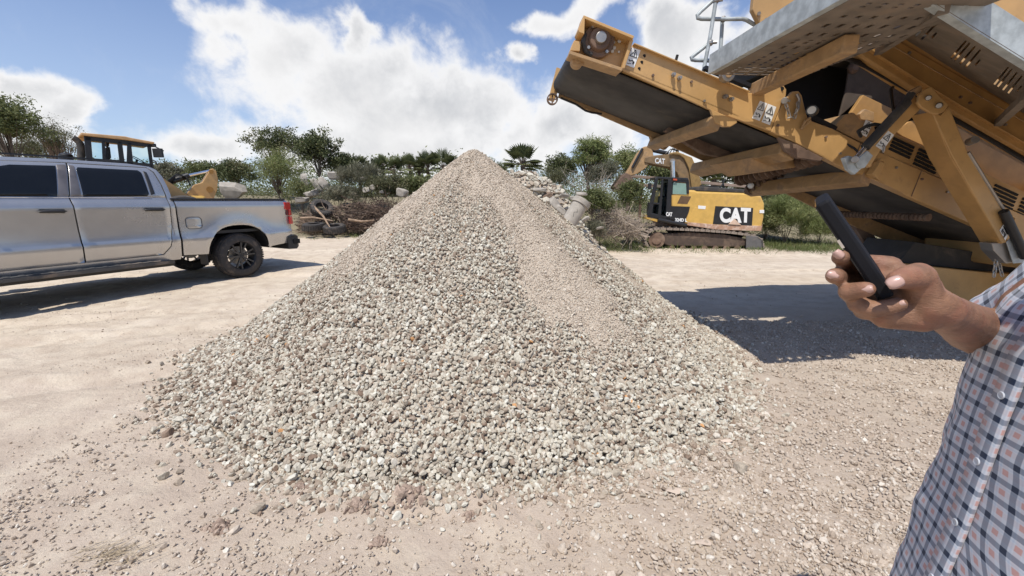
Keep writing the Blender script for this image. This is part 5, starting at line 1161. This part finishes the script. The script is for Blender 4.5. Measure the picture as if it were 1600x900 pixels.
cover('distant_scrub', 110000, U(-75, 70), lambda n: rng.uniform(32, 46, n), L_mid, .20, lambda x, y: 3.2+2.6*fbm(x*.12, y*.1, 3, 70)+1.6*fbm(x*.5, y*.4, 3, 71), .5, .0, 'far low belt of scrub on the horizon', 'scrub')

# ------------------------------------------------------------------ rubble, rocks, pipe, tyres, brush
def heap(x, y):
    # ridge of broken concrete that falls away to the right
    X = np.asarray(x, float); Y_ = np.asarray(y, float); top = np.interp(X, [-2.0, -1.1, 0., .5, 1.3, 2.0, 2.7, 3.2], [-.6, 1.1, 2.25, 2.3, 1.95, 1.15, .1, -.6])
    return np.maximum(hz(X, Y_), hz(X, Y_)*0+(-.3)+(top+.3)*np.exp(-((Y_-13.6)/1.35)**2)+.10*fbm(X*2, Y_*2, 3, 80))
hx_, hy_ = np.meshgrid(np.linspace(-2, 3.6, 90), np.linspace(11, 16.4, 90)); hzv = heap(hx_, hy_)-.03; idx = np.arange(8100).reshape(90, 90)
q = np.stack([idx[:-1, :-1], idx[:-1, 1:], idx[1:, 1:], idx[1:, :-1]], -1).reshape(-1, 4)
rb = thing('rubble_heap', 'heap of broken pale concrete rubble behind the right shoulder of the gravel pile', 'rubble heap', (.8, 13.6, 0))
rawmesh('core', np.stack([hx_.ravel(), hy_.ravel(), hzv.ravel()], 1), q, mp_, parent=rb, smooth=True)
x = rng.uniform(-1.8, 3.3, 4200); y = rng.uniform(11.6, 14.8, 4200); rad = .055*rng.lognormal(0, .5, 4200); k = (heap(x, y) > hz(x, y)+.05); x, y, rad = x[k], y[k], np.minimum(rad[k], .2)
t = np.clip(rng.beta(2.4, 2, len(x)), 0, .9)
ob = stones('rubble', np.stack([x, y, heap(x, y)+rad*.25], 1), rad, t, M_stone, PR2, flat=.7, parent=rb); ob['kind'] = 'stuff'
def slab(name, label, px, py, w_, h_, Y, tilt=0, group=None, flat=.35, m=M_conc, seed=0, cat='concrete chunk', pr=None):
    c = aty(px, py, Y); dep = Y*ct-(c.z-H)*st; W2 = w_/F*dep/2; H2 = h_/F*dep/2; r_ = np.random.default_rng(seed+100)
    P = (pr if pr is not None else PR2[0][seed % 16]).copy(); P = P/np.abs(P).max(0); P = P*np.array([W2, max(W2*.7, .08), H2]); ca, sa = math.cos(tilt), math.sin(tilt)
    P = np.stack([P[:, 0]*ca-P[:, 2]*sa, P[:, 1], P[:, 0]*sa+P[:, 2]*ca], 1)+np.array(c)
    o = rawmesh(name, P, PR2[1], m); return tag(o, label, cat, group)
boxp = lambda s_: np.sign(PR2[0][s_])*np.abs(PR2[0][s_])**.62
slab('boulder', 'big pale boulder showing over the pickup bed rail beside the loader linkage', 360, 300, 46, 30, 19, seed=3, cat='boulder')
SL = [('upright pointed grey slab standing at the left of the bank rubble', 477, 284, 12, 26, 18.0, .15), ('pale leaning block just right of the pointed slab', 494, 289, 12, 26, 18.0, .5), ('second leaning block right of the pointed slab, brightest face', 505, 286, 14, 22, 18.0, .75), ('squared grey block lying highest in the bank rubble', 522, 275, 26, 13, 18.2, .0),
      ('small pale chunk beside the squared grey block', 536, 271, 12, 12, 18.1, .3), ('pale rounded chunk under the pointed slab', 486, 303, 26, 13, 17.4, .2), ('pale chunk lying below the leaning blocks', 520, 298, 22, 9, 17.3, -.1), ('chunk at the lower left of the bank rubble above the tyre', 472, 312, 22, 11, 17.1, .1),
      ('flat pale slab showing in the grey bush', 568, 279, 16, 6, 17.5, .05), ('pale chunk in the middle of the scrub bank', 573, 296, 14, 9, 16.7, .2), ('pair-like pale chunk right of the middle bank chunk', 582, 293, 9, 9, 16.7, .4), ('small white chunk high on the bank near the pile slope', 615, 283, 8, 7, 17.4, .2),
      ('long flat chunk beside the pile slope on the bank', 635, 282, 10, 5, 17.5, 0), ('big angular chunk nearest the left slope of the pile', 627, 302, 22, 15, 16.6, -.2), ('small chunk right of the round bush on the bank', 596, 300, 8, 6, 16.6, .2)]
for i, (lb, x, y, w_, h_, Y, tl) in enumerate(SL): slab('concrete_chunk', lb, x, y, w_, h_, Y, tl, seed=i, pr=boxp(i % 16))
RS = [('long flat concrete slab on top of the rubble heap, left end', 828, 291, 26, 8, 13.2, .1), ('pale slab in the middle of the rubble heap', 843, 297, 24, 7, 12.9, -.05), ('thick wedge of concrete low on the rubble heap', 868, 318, 24, 14, 12.2, -.9), ('grey slab beside the thick wedge', 876, 328, 22, 10, 12.1, -.7),
      ('flat pale slab right of the rubble heap centre', 882, 306, 20, 7, 12.6, 0), ('slab lying at the right end of the rubble heap', 908, 303, 22, 7, 12.9, .05), ('bright slab above the concrete pipe', 895, 310, 12, 7, 12.4, 0), ('white chunk at the right foot of the concrete pipe', 915, 342, 14, 7, 12.6, .5), ('white flat stone in the weeds right of the pipe', 938, 356, 14, 5, 13.2, .2)]
for i, (lb, x, y, w_, h_, Y, tl) in enumerate(RS): slab('concrete_slab', lb, x, y, w_, h_, Y, tl, seed=i+5, pr=boxp((i+7) % 16), cat='concrete slab')
p0 = aty(880, 362, 11.2); p1 = aty(910, 314, 11.45); d = (p1-p0).normalized(); L = (p1-p0).length
pp = thing('concrete_pipe', 'short cracked concrete pipe leaning out of the rubble heap', 'concrete pipe', p0)
MB().lathe(p0-d*.6, d, [(0, .17), (0, .225), (L+.45, .225), (L+.45, .265), (L+.6, .265), (L+.6, .19), (L+.2, .17), (0, .17)], 36).build('pipe', M_conc, pp, smooth=True)
fc = MB(); s0 = p0+d*(L*.55)
side = V(-.2, -1, 0).normalized(); side = (side-d*side.dot(d)).normalized(); tt = d.cross(side)
fc.tube([s0+side*.226+tt*.02-d*.12, s0+side*.226-tt*.03, s0+side*.225+tt*.05+d*.05, s0+side*.226+d*.12], .005, 4); fc.build('crack', M_dark, pp)
def tyre(label, px, py, Y, r, ax, g=None):
    c = aty(px, py, Y); t_ = MB().lathe(c, ax, [(-.12*r/.42, r*.55), (-.15*r/.42, r*.75), (-.13*r/.42, r*.95), (-.06, r), (.06, r), (.13*r/.42, r*.95), (.15*r/.42, r*.75), (.12*r/.42, r*.55), (.05, r*.6), (-.05, r*.6), (-.12*r/.42, r*.55)], 40)
    A_ = V(*ax).normalized(); x_ = A_.cross(V(0, 0, 1)).normalized() if abs(A_.z) < .95 else V(1, 0, 0); y_ = A_.cross(x_)
    for i in range(30):
        t = 2*math.pi*i/30; dd_ = x_*math.cos(t)+y_*math.sin(t); t_.box(c+dd_*r, (.2, .05, .03), (A_, dd_.cross(A_), dd_))
    o = t_.build('worn_tyre', M_rubber, smooth=False); return tag(o, label, 'tyre', 'old tyres dumped in the brush')
tyre('old tyre leaning open-side out above the brush, left of the gravel pile', 503, 326, 16.0, .42, (.45, -.55, .75))
tyre('dusty tyre lying on its tread nearest the pickup bumper', 490, 354, 15.3, .40, (.25, -.12, 1)); tyre('dusty tyre half buried right beside the lying tyre', 523, 357, 15.3, .40, (-.12, -.2, 1))
def brush(name, label, px0, px1, py0, py1, Y0, Y1, n, m, cat='brush', L=.5, r=.012):
    mb = MB()
    for k in range(n):
        u_ = rng.random(); c = aty(px0+(px1-px0)*u_, py1-(py1-py0)*rng.random()**1.2*(.5+.5*math.sin(math.pi*min(1, u_*1.1))), rng.uniform(Y0, Y1)); d = V(rng.normal(), rng.normal()*.5, rng.normal()*.55).normalized()*L*rng.lognormal(0, .5)
        b_ = V(rng.normal(), rng.normal(), rng.normal())*.12*L; rr_0 = r*rng.lognormal(0, .45); mb.tube([c-d*.5, c-d*.15+b_, c+d*.2-b_*.4, c+d*.5+b_], [rr_0, rr_0*.9, rr_0*.7, rr_0*.35], 5)
    return tag(mb.build(name, m, smooth=True), label, cat, kind='stuff')
brush('brush_pile', 'tangled heap of dead branches and roots at the foot of the left bank', 468, 668, 318, 364, 15.8, 17.2, 1300, M_wood)
brush('dark_roots', 'dark fine roots tangled through the dead branches', 540, 660, 310, 358, 15.6, 16.8, 700, mat('root_dark', (.09, .06, .045), .95, var=.3), L=.4, r=.009)
brush('dry_brush', 'dry grey brush heap left of the excavator tracks', 920, 1000, 326, 368, 13.9, 15.2, 620, mat('dry_brush', (.33, .27, .21), .95, var=.3), L=.5, r=.008)
for i, (lb, q) in enumerate([('thick bare branch lying level behind the pickup bumper', [(470, 341, 15.6), (490, 340, 15.5), (520, 345, 15.3)]), ('long branch leaning up through the brush left of the tyres', [(486, 318, 15.9), (505, 338, 15.4), (516, 356, 15.0)]), ('pale branch low on the right of the brush pile', [(545, 343, 15.4), (565, 346, 15.2), (585, 344, 15.1)])]):
    mb = MB(); mb.tube([aty(*p_) for p_ in q], [.05, .04, .02], 8); tag(mb.build('fallen_branch', mat('pale_branch', (.30, .21, .14), .9, var=.3), smooth=True), lb, 'branch')
# rusty steel rack behind the excavator
rk = thing('steel_rack', 'long rusty pipe rack standing in the scrub behind the excavator', 'steel rack', aty(1010, 345, 18.2))
for p0, p1 in (((975, 274), (1180, 293)), ((962, 287), (1062, 293))): MB().bar(aty(*p0, 18.2), aty(*p1, 18.2), .14, .12).build('rail', mat('rust_pale', (.30, .22, .17), .85, dirt=.4), rk, bevel=.01)
for x in (1003, 1060, 1150):
    t0 = aty(x, 278+(x-975)*.09, 18.35); MB().bar(t0, V(t0.x, t0.y, float(hz(t0.x, t0.y))-.1), .1, .1, up=(0, 1, 0)).build('post', M_rust, rk)
# crusted dirt clods at the toe of the pile, and the odd things lying there
for i, (lb, x, y, w_, h_) in enumerate([('widest crusted dirt clod at the front foot of the pile', 640, 775, 74, 30), ('crusted clod left of the widest clod at the pile foot', 560, 790, 60, 24), ('small crusted clod right of the widest one at the pile foot', 735, 792, 40, 20), ('flat cracked clod lying in the left foreground dirt', 345, 825, 60, 14), ('crusted clod near the bottom edge left of centre', 590, 850, 48, 20), ('flat pale stone lying right of centre in the foreground', 1057, 771, 28, 12), ('flat clod in the foreground left of the widest clod', 470, 762, 40, 12), ('pale stone low in the right foreground', 1095, 850, 30, 14), ('pale stone beside the right foot of the pile', 1135, 690, 24, 12)]):
    d_ = ray(x, y); k = (float(hz(*(d_*(-H/d_.z)).xy))-H)/d_.z; P0 = d_*k; dep = k; W2 = w_/F*dep/2
    if 'clod' in lb:
        n_ = 46; rr_0 = np.abs(rng.normal(0, .42, n_)); an = rng.uniform(0, 6.28, n_); xx = P0.x+np.cos(an)*rr_0*W2; yy = P0.y+np.sin(an)*rr_0*W2*.6; ra = W2*rng.uniform(.10, .34, n_)*(1-.45*np.clip(rr_0, 0, 1)); zz = hz(xx, yy)+ra*.25+np.clip(.5-rr_0, 0, 1)*W2*.28
        o = stones('dirt_clods', np.stack([xx, yy, zz], 1), ra, rng.random(n_), attr_mat('crusted_dirt', [(0, (.27, .195, .15)), (1, (.43, .33, .255))], .95, .35, 90) if 'crusted_dirt' not in MATS else MATS['crusted_dirt'], PR2); tag(o, lb, 'dirt clods', kind='stuff')
    else:
        v_, f_ = PR2[0][i].copy(), PR2[1]; v_ = v_*np.array([W2, W2*.7, W2*.4])+np.array([P0.x, P0.y, float(hz(P0.x, P0.y))+.01]); o = rawmesh('stone', v_, f_, mat('tan_stone', (.52, .42, .33), .9, bump=.3)); tag(o, lb, 'stone')
d_ = ray(446, 722); kk = 2.28
for _ in range(60):
    q0 = d_*kk
    if q0.z+H < max(float(pz(q0.x, q0.y)), float(hz(q0.x, q0.y)))+.03: break
    kk += .01
q0 = d_*kk+V(0, 0, H); MB().prism([q0+V(-.045, -.01, .01), q0+V(-.02, .02, .012), q0+V(.03, .005, .0), q0+V(.05, -.022, -.005), q0+V(.01, -.025, 0)], (0, .004, .012)).build('wood_chip', mat('yellow_wood', (.62, .38, .16), .7))
tag(bpy.data.objects['wood_chip'], 'yellowish wood splinter lying on the lower left of the gravel', 'wood chip')
# a wisp of dry straw in the lower left corner
vs, fs = [], []
for k in range(90):
    d_ = ray(165+rng.normal()*26, 868+rng.normal()*9); q0 = d_*(-H/d_.z)+V(0, 0, H); q0.z = float(hz(q0.x, q0.y))+.008; aa_ = rng.normal()*.5+.5; l_ = rng.uniform(.04, .10); dx = V(math.cos(aa_), math.sin(aa_), rng.uniform(0, .2)).normalized()*l_; w_ = V(-dx.y, dx.x, 0).normalized()*.0012
    o_ = len(vs); vs += [q0-w_, q0+w_, q0+dx+w_*.4, q0+dx-w_*.4]; fs.append((o_, o_+1, o_+2, o_+3))
tag(rawmesh('dry_straw', np.array([tuple(v) for v in vs]), np.array(fs), L_straw, np.repeat(rng.random(90), 4)), 'wisp of dry straw on the dirt in the lower left corner', 'straw', kind='stuff')

# ------------------------------------------------------------------ the man at the right edge with his phone
def pt(px, py, t): d = ray(px, py)*t; return V(d.x, d.y, d.z+H)
fdir = V(-.94, .34, 0).normalized(); rdir = V(.34, .94, 0).normalized()        # where he faces, his right hand side
ctr = V(.80, .44, 0); gP = float(hz(.8, .44))
man = thing('person', 'man in a blue and pink checked short-sleeved shirt at the right edge', 'person', (ctr.x, ctr.y, gP))
B = MB()
def cp(p, q, r0, r1): B.cap(p, q, r0, r1, 16)
def bp3(f_, r_, z): return ctr+fdir*f_+rdir*r_+V(0, 0, z*.93)
# trunk, neck, head
cp(bp3(0, -.05, 1.0), bp3(0, .05, 1.0), .125, .125); cp(bp3(0, 0, 1.0), bp3(.0, 0, 1.25), .14, .145); cp(bp3(0, -.10, 1.33), bp3(0, .10, 1.33), .105, .105); cp(bp3(0, -.15, 1.38), bp3(-.02, .14, 1.38), .055, .055)
cp(bp3(0, 0, 1.42), bp3(.03, 0, 1.50), .060, .056)
HO = rdir*-.09+fdir*.02
_b0 = bp3
def bp3(f_, r_, z): return _b0(f_, r_, z)+HO
B.ball(bp3(.03, 0, 1.585), .1, 20, (.92, .76, 1.18), (fdir, rdir, Z_)); B.ball(bp3(.07, 0, 1.525), .06, 16, (.9, .85, .9), (fdir, rdir, Z_)); cp(bp3(.115, 0, 1.59), bp3(.138, 0, 1.555), .010, .014)
for s_ in (-1, 1):
    B.ball(bp3(.02, s_*.078, 1.575), .03, 12, (.6, .3, 1), (fdir, rdir, Z_)); cp(bp3(.105, s_*.03-.012, 1.61), bp3(.105, s_*.03+.012, 1.61), .012, .012)
    cp(bp3(0, s_*.09, .93), bp3(.01, s_*.10, .50), .088, .058); cp(bp3(.01, s_*.10, .50), bp3(-.01, s_*.11, .10), .056, .036); cp(bp3(-.02, s_*.11, .06), bp3(.13, s_*.13, .045), .042, .036)
cp(bp3(.112, -.02, 1.52), bp3(.112, .02, 1.52), .009, .009)
def bp3(f_, r_, z): return _b0(f_, r_, z)
cp(bp3(0, 0, 1.42), bp3(.03, -.06, 1.52), .06, .055)
# left arm hangs at his side
cp(bp3(0, -.19, 1.40), bp3(-.02, -.24, 1.13), .055, .042); cp(bp3(-.02, -.24, 1.13), bp3(.03, -.25, .89), .042, .027); cp(bp3(.03, -.25, .88), bp3(.04, -.25, .79), .032, .034)
for k in range(4): cp(bp3(.01+.022*k, -.25, .79), bp3(.015+.022*k, -.24, .72-.008*(k in (1, 2))), .011, .009); cp(bp3(.015+.022*k, -.24, .72), bp3(.02+.022*k, -.225, .69), .009, .008)
cp(bp3(.06, -.245, .84), bp3(.085, -.23, .77), .014, .011)
# right arm: shoulder, elbow, wrist
Wr = pt(1470, 484, .505); El = pt(1564, 534, .70); Sh = bp3(-.02, .15, 1.40)
cp(Sh, El, .052, .042); Mi = pt(1520, 513, .63); cp(El, Mi, .041, .038); cp(Mi, Wr, .036, .0225)
cp(Wr, pt(1445, 474, .50), .0235, .025)
# palm, seen from its inner side, thumb uppermost
cp(pt(1445, 474, .503), pt(1418, 462, .512), .025, .022); cp(pt(1440, 490, .51), pt(1385, 492, .512), .024, .018)
cp(pt(1425, 455, .515), pt(1375, 440, .54), .024, .016); cp(pt(1430, 470, .515), pt(1362, 468, .538), .024, .016); cp(pt(1440, 450, .51), pt(1385, 418, .545), .020, .013); cp(pt(1400, 480, .52), pt(1352, 484, .53), .018, .014)
# ball of the thumb and thumb
cp(pt(1442, 464, .497), pt(1434, 432, .487), .0205, .0175); cp(pt(1434, 432, .486), pt(1416, 434, .474), .0170, .0145); cp(pt(1416, 434, .474), pt(1401, 438, .467), .0140, .0110)
# index finger
cp(pt(1392, 414, .545), pt(1350, 409, .556), .0125, .0110); cp(pt(1350, 409, .556), pt(1324, 406, .545), .011, .0108); cp(pt(1324, 406, .545), pt(1313, 402, .507), .0108, .0100)
# middle finger
cp(pt(1372, 438, .545), pt(1336, 436, .558), .0130, .0115); cp(pt(1336, 436, .558), pt(1314, 434, .545), .0115, .0112); cp(pt(1314, 434, .545), pt(1304, 431, .503), .0112, .0104)
# ring finger folds back towards the phone
cp(pt(1362, 468, .535), pt(1332, 462, .535), .0128, .0118); cp(pt(1332, 462, .535), pt(1326, 456, .500), .0118, .0112); cp(pt(1326, 456, .500), pt(1353, 452, .482), .0112, .0100)
# little finger lies under the phone
cp(pt(1356, 484, .525), pt(1340, 474, .508), .0125, .0112); cp(pt(1340, 476, .508), pt(1366, 484, .492), .0112, .0105); cp(pt(1366, 484, .492), pt(1404, 476, .480), .0105, .0090)
bo_ = B.build('body', M_skin, man); r_ = bo_.modifiers.new('remesh', 'REMESH'); r_.mode = 'VOXEL'; r_.voxel_size = .0026; r_.use_smooth_shade = True
sm = bo_.modifiers.new('smooth', 'SMOOTH'); sm.factor = .5; sm.iterations = 7
cr = bpy.data.textures.new('skin_creases', 'CLOUDS'); cr.noise_scale = .012; dm = bo_.modifiers.new('creases', 'DISPLACE'); dm.texture = cr; dm.strength = .0010; dm.mid_level = .5
def nail(c, d1, vw, w_, l_):
    """small curved plate lying on the fingertip: d1 along the finger, vw towards the viewer"""
    d1 = d1.normalized(); s_ = d1.cross(vw).normalized(); n_ = s_.cross(d1).normalized(); n_ = n_ if n_.dot(vw) > 0 else -n_
    vs = []; fs = []
    for i in range(7):
        for j in range(7):
            u_ = (i/6-.5)*2; v_ = (j/6-.5)*2; ww = w_*(1-.25*max(0, v_)**3); k = math.sqrt(max(0, 1-.35*u_*u_*(1 if abs(v_) < .6 else 1))); vs.append(c+s_*u_*ww*math.sqrt(1-.30*v_*v_)+d1*v_*l_*math.sqrt(1-.25*u_*u_)+n_*(-.0035*u_*u_-.001*v_*v_)); 
    for i in range(6):
        for j in range(6): fs.append((i*7+j, i*7+j+1, (i+1)*7+j+1, (i+1)*7+j))
    m = MB(); m.add(vs, fs); o = m.build('nail', M_nail, man, smooth=True); s2 = o.modifiers.new('s', 'SOLIDIFY'); s2.thickness = .0015; s2.offset = 0
def vwr(p): return (V(0, 0, H)-p).normalized()
for (x0, y0, t0), (x1, y1, t1), r_, w_, l_ in (((1416, 434, .474), (1399, 441, .462), .0118, .0068, .0078), ((1322, 408, .52), (1311, 398, .505), .0095, .0048, .0060), ((1314, 434, .52), (1302, 430, .503), .0098, .0050, .0062), ((1335, 454, .49), (1353, 452, .482), .0096, .0050, .0062), ((1386, 481, .486), (1405, 475, .480), .0086, .0040, .0052)):
    q1 = pt(x1, y1, t1); d1 = (q1-pt(x0, y0, t0)); vv = vwr(q1)
    dl = (d1-vv*d1.dot(vv)); dl = dl.normalized()*1.0+vv*.25
    nail(q1+vv*(r_-.0004), dl, vv, w_, l_)
# the phone, a thing of its own
A0 = pt(1284, 316, .500); B0_ = pt(1387, 467, .492); ln = (B0_-A0); wdir = ((A0+B0_)/2-V(0, 0, H)).normalized(); wdir = (wdir-ln.normalized()*wdir.dot(ln.normalized())).normalized(); wdir = (wdir+ln.normalized().cross(wdir)*.05).normalized(); th = ln.normalized().cross(wdir)
ph = thing('phone', 'black cased phone held edge-on in the man\'s right hand', 'phone', (A0+B0_)/2)
m = MB(); m.box((A0+B0_)/2+wdir*.036, (ln.length, .072, .0155), (ln.normalized(), wdir, th)); m.build('case', M_phone, ph, bevel=.0035)
m = MB(); m.box((A0+B0_)/2+wdir*.036+th*.0082, (ln.length-.006, .068, .0012), (ln.normalized(), wdir, th)); m.box((A0+B0_)/2+wdir*.036-th*.0082, (ln.length-.006, .068, .0012), (ln.normalized(), wdir, th)); 
m = MB(); m.box((A0+B0_)/2+wdir*.036-th*.0079, (ln.length-.004, .070, .0016), (ln.normalized(), wdir, th)); m.build('screen', M_glassd, ph)
m = MB(); m.box(A0.lerp(B0_, .40)-th*.0078-wdir*.001, (.012, .004, .003), (ln.normalized(), wdir, th)); m.build('side_button', M_chrome, ph)
# hair and clothes
def bp3(f_, r_, z): return _b0(f_, r_, z)+HO
hm = MB(); hm.ball(bp3(.012, 0, 1.615), .108, 20, (.96, .80, 1.05), (fdir, rdir, Z_)); ho = hm.build('hair', M_hair, man, smooth=True)
for v in ho.data.vertices:
    p_ = v.co+V(ctr.x, ctr.y, gP)-bp3(0, 0, 1.615)
    if p_.dot(fdir) > .045 and p_.z < .055: v.co -= fdir*(p_.dot(fdir)-.045)
def bp3(f_, r_, z): return _b0(f_, r_, z)
def plaid():
    m = bpy.data.materials.new('checked_cotton'); m.use_nodes = True; N = NT(m.node_tree); p = N.n['Principled BSDF']
    uv = N.new('ShaderNodeUVMap'); sp = N.new('ShaderNodeSeparateXYZ'); N.l.new(uv.outputs[0], sp.inputs[0])
    P_ = .030
    def band(s, off, w_):   # 1 inside the stripe
        f_ = N.m('FRACT', N.m('ADD', N.m('DIVIDE', s, P_), off)); return N.mr(N.m('ABSOLUTE', N.m('SUBTRACT', f_, .5)), w_, w_+.035, 1, 0, False)
    U_, V_ = sp.outputs[0], sp.outputs[1]
    nu, nv = band(U_, 0, .125), band(V_, 0, .125); ku, kv = band(U_, .5, .125), band(V_, .5, .125); lu, lv = band(U_, .26, .02), band(V_, .26, .02)
    c = N.mix(N.m('MULTIPLY', N.m('ADD', lu, lv), .25), (.50, .52, .56, 1), (.27, .36, .48, 1))
    c = N.mix(N.m('MULTIPLY', N.m('ADD', ku, kv), .18), c, (.48, .29, .26, 1)); c = N.mix(N.m('MULTIPLY', N.m('MULTIPLY', ku, kv), .65), c, (.48, .20, .15, 1))
    c = N.mix(N.m('MULTIPLY', N.m('ADD', nu, nv), .62, clamp=True), c, (.022, .048, .10, 1)); c = N.mix(N.m('MULTIPLY', nu, nv), c, (.008, .018, .045, 1))
    wv = N.new('ShaderNodeTexNoise'); wv.inputs['Scale'].default_value = 900; N.l.new(uv.outputs[0], wv.inputs[0]); b = N.new('ShaderNodeBump'); b.inputs['Strength'].default_value = .25; b.inputs['Distance'].default_value = .001; N.l.new(wv.outputs[0], b.inputs['Height']); N.l.new(b.outputs[0], p.inputs['Normal'])
    N.l.new(c, p.inputs['Base Color']); p.inputs['Roughness'].default_value = .85; p.inputs['Sheen Weight'].default_value = .2; p.inputs['Specular IOR Level'].default_value = .2
    return m
M_plaid = plaid()
def cloth(name, rings, uvs, m, parent=man, closed=True):
    """rings: list of lists of points; uv per point in metres"""
    n = len(rings[0]); off = wloc(parent); bm = bmesh.new(); ul = bm.loops.layers.uv.new('UVMap')
    vv = [[bm.verts.new(p-off) for p in r] for r in rings]
    for i in range(len(rings)-1):
        for k in range(n if closed else n-1):
            k2 = (k+1) % n; f = bm.faces.new((vv[i][k], vv[i][k2], vv[i+1][k2], vv[i+1][k])); U4 = [uvs[i][k], uvs[i][k+1], uvs[i+1][k+1], uvs[i+1][k]]
            for l_, u_ in zip(f.loops, U4): l_[ul].uv = u_
            f.smooth = True
    bmesh.ops.recalc_face_normals(bm, faces=bm.faces)
    me = bpy.data.meshes.new(name); bm.to_mesh(me); bm.free(); me.materials.append(m); o = bpy.data.objects.new(name, me); COL.objects.link(o); o.parent = parent
    s_ = o.modifiers.new('s', 'SOLIDIFY'); s_.thickness = .0022; s_.offset = -1; return o
# torso of the shirt: ring half sizes (front, side) by height
TZ = [(.74, .175, .215, -.0), (.82, .168, .21, .0), (.92, .158, .205, .002), (1.02, .150, .20, .002), (1.12, .146, .198, .002), (1.22, .142, .198, .002), (1.31, .138, .200, .0), (1.37, .125, .198, -.004), (1.42, .10, .175, -.008), (1.455, .078, .12, -.01), (1.475, .068, .082, -.008)]
def shirt_ring(z):
    zz = [a_ for a_, *_ in TZ]; f_ = np.interp(z, zz, [b_ for _, b_, _, _ in TZ]); s_ = np.interp(z, zz, [b_ for _, _, b_, _ in TZ]); o_ = np.interp(z, zz, [b_ for *_, b_ in TZ]); return f_, s_, o_
rings, uvs = [], []; NR = 120
for z in np.linspace(.74, 1.475, 80):
    f_, s_, o_ = shirt_ring(z); r = []; u = []; acc = 0; prev = None
    for k in range(NR+1):
        t = 2*math.pi*k/NR; c_, s2 = math.cos(t), math.sin(t); e_ = .86
        px3 = math.copysign(abs(c_)**e_, c_)*f_; py3 = math.copysign(abs(s2)**e_, s2)*s_
        fold = .013*float(fbm(np.array(t*3.2+z*2.5), np.array(z*6-t), 3, 90))+.006*math.sin(t*5+z*16+2*math.sin(z*9))*max(0, (1.2-z)*2.2)*.6+.016*float(fbm(np.array(z*14+t*2.2), np.array(t*2-z*4), 2, 91))
        fold *= min(1, abs(math.sin(t/2))*4)
        p_ = bp3(px3*(1+fold/.16)+o_, py3*(1+fold/.16), z-(.02 if z < .80 else 0)*math.cos(t*2))
        if prev is not None: acc += (p_-prev).length
        prev = p_; r.append(p_); u.append((acc, z+.012*math.sin(t*2+z*5)))
    rings.append(r[:-1]); tot = acc; u = [(x-0, y) for x, y in u]; uvs.append(u)
shirt = cloth('shirt', rings, uvs, M_plaid)
# right sleeve, from the shoulder towards the elbow
def sleeve(Sh_, El_, r0, r1, cut, nm='sleeve', ph0=0):
    rings, uvs = [], []; ax = (El_-Sh_); Ln = ax.length; ax.normalize(); x_ = ax.cross(Z_).normalized(); y_ = ax.cross(x_)
    for i in range(26):
        f = i/25; c = Sh_-ax*.03+ax*(Ln*cut+.03)*f; r = r0+(r1-r0)*f; R_ = []; U_ = []
        for k in range(61):
            t = 2*math.pi*k/60; rr_0 = r*(1+.16*float(fbm(np.array(t*1.6+ph0), np.array(f*3.5), 3, 95))+.05*math.sin(t*3+f*9+ph0)*f); R_.append(c+x_*math.cos(t)*rr_0+y_*math.sin(t)*rr_0+ax*.012*math.sin(t+1)*f); U_.append((t*r0, f*Ln*cut*1.05))
        rings.append(R_[:-1]); uvs.append(U_)
    # turned hem
    return cloth(nm, rings, uvs, M_plaid, shirt)
sleeve(bp3(-.02, .145, 1.385), El, .084, .072, .98); sleeve(bp3(0, -.155, 1.40), bp3(-.02, -.24, 1.13), .080, .072, .72, ph0=4)
# button placket and buttons along the front
fr = []
for z in np.linspace(.78, 1.40, 50):
    f_, s_, o_ = shirt_ring(z); fr.append((bp3(f_+o_+.005, -.016, z), bp3(f_+o_+.005, .016, z), z))
rings = [[q_[0]-fdir*.004, q_[0]+fdir*.001, q_[0].lerp(q_[1], .5)+fdir*.002, q_[1]+fdir*.001, q_[1]-fdir*.004] for q_ in fr]; uvs = [[(.0, q_[2]), (.006, q_[2]), (.02, q_[2]), (.034, q_[2]), (.04, q_[2])] for q_ in fr]
pk = cloth('placket', rings, uvs, M_plaid, shirt, closed=False)
for z in (1.36, 1.25, 1.14, 1.03, .92, .82):
    f_, s_, o_ = shirt_ring(z); c = bp3(f_+o_+.0065, 0, z); b = MB(); b.lathe(c, fdir, [(0, .0), (0, .0050), (.0012, .0054), (.0019, .0048), (.0013, .0036), (.0013, 0)], 20); b.build('button', M_button, shirt, smooth=True)
co_ = []
for z, k in ((1.465, 0), (1.49, 1), (1.505, 2), (1.47, 3)): co_.append([bp3(math.cos(2*math.pi*i/40)*(.072+.006*k)+.0, math.sin(2*math.pi*i/40)*(.078+.006*k), z-(.01*math.cos(2*math.pi*i/40))) for i in range(41)])
cloth('collar', [r[:-1] for r in co_], [[(i*.012, j*.02) for i in range(41)] for j in range(4)], M_plaid, shirt)
# trousers and boots
def leg(s_):
    R_ = []
    for z, r in ((.88, .118), (.84, .114), (.75, .10), (.5, .078), (.3, .068), (.09, .066)):
        k = (.88-z)/.8; c = bp3(0, s_*(.075+.035*k), z); R_.append([c+fdir*math.cos(2*math.pi*i/28)*r*(1.1 if z > .85 else 1)+rdir*math.sin(2*math.pi*i/28)*r for i in range(28)])
    return R_
for s_ in (-1, 1):
    R_ = leg(s_); cloth('trouser_leg', R_, [[(i*.02, j*.1) for i in range(29)] for j in range(6)], M_denim)
    m = MB(); m.cap(bp3(-.04, s_*.11, .065), bp3(.15, s_*.135, .05), .060, .048); m.cyl(bp3(-.02, s_*.11, .06), bp3(-.02, s_*.11, .17), .058, .055, 18); m.build('boot', M_leather, man, smooth=True)
m = MB(); m.lathe(bp3(0, 0, .80), Z_, [(0, .120), (.03, .138), (.09, .136), (.10, .12)], 32); hp_ = m.build('waistband', M_denim, man, smooth=True)
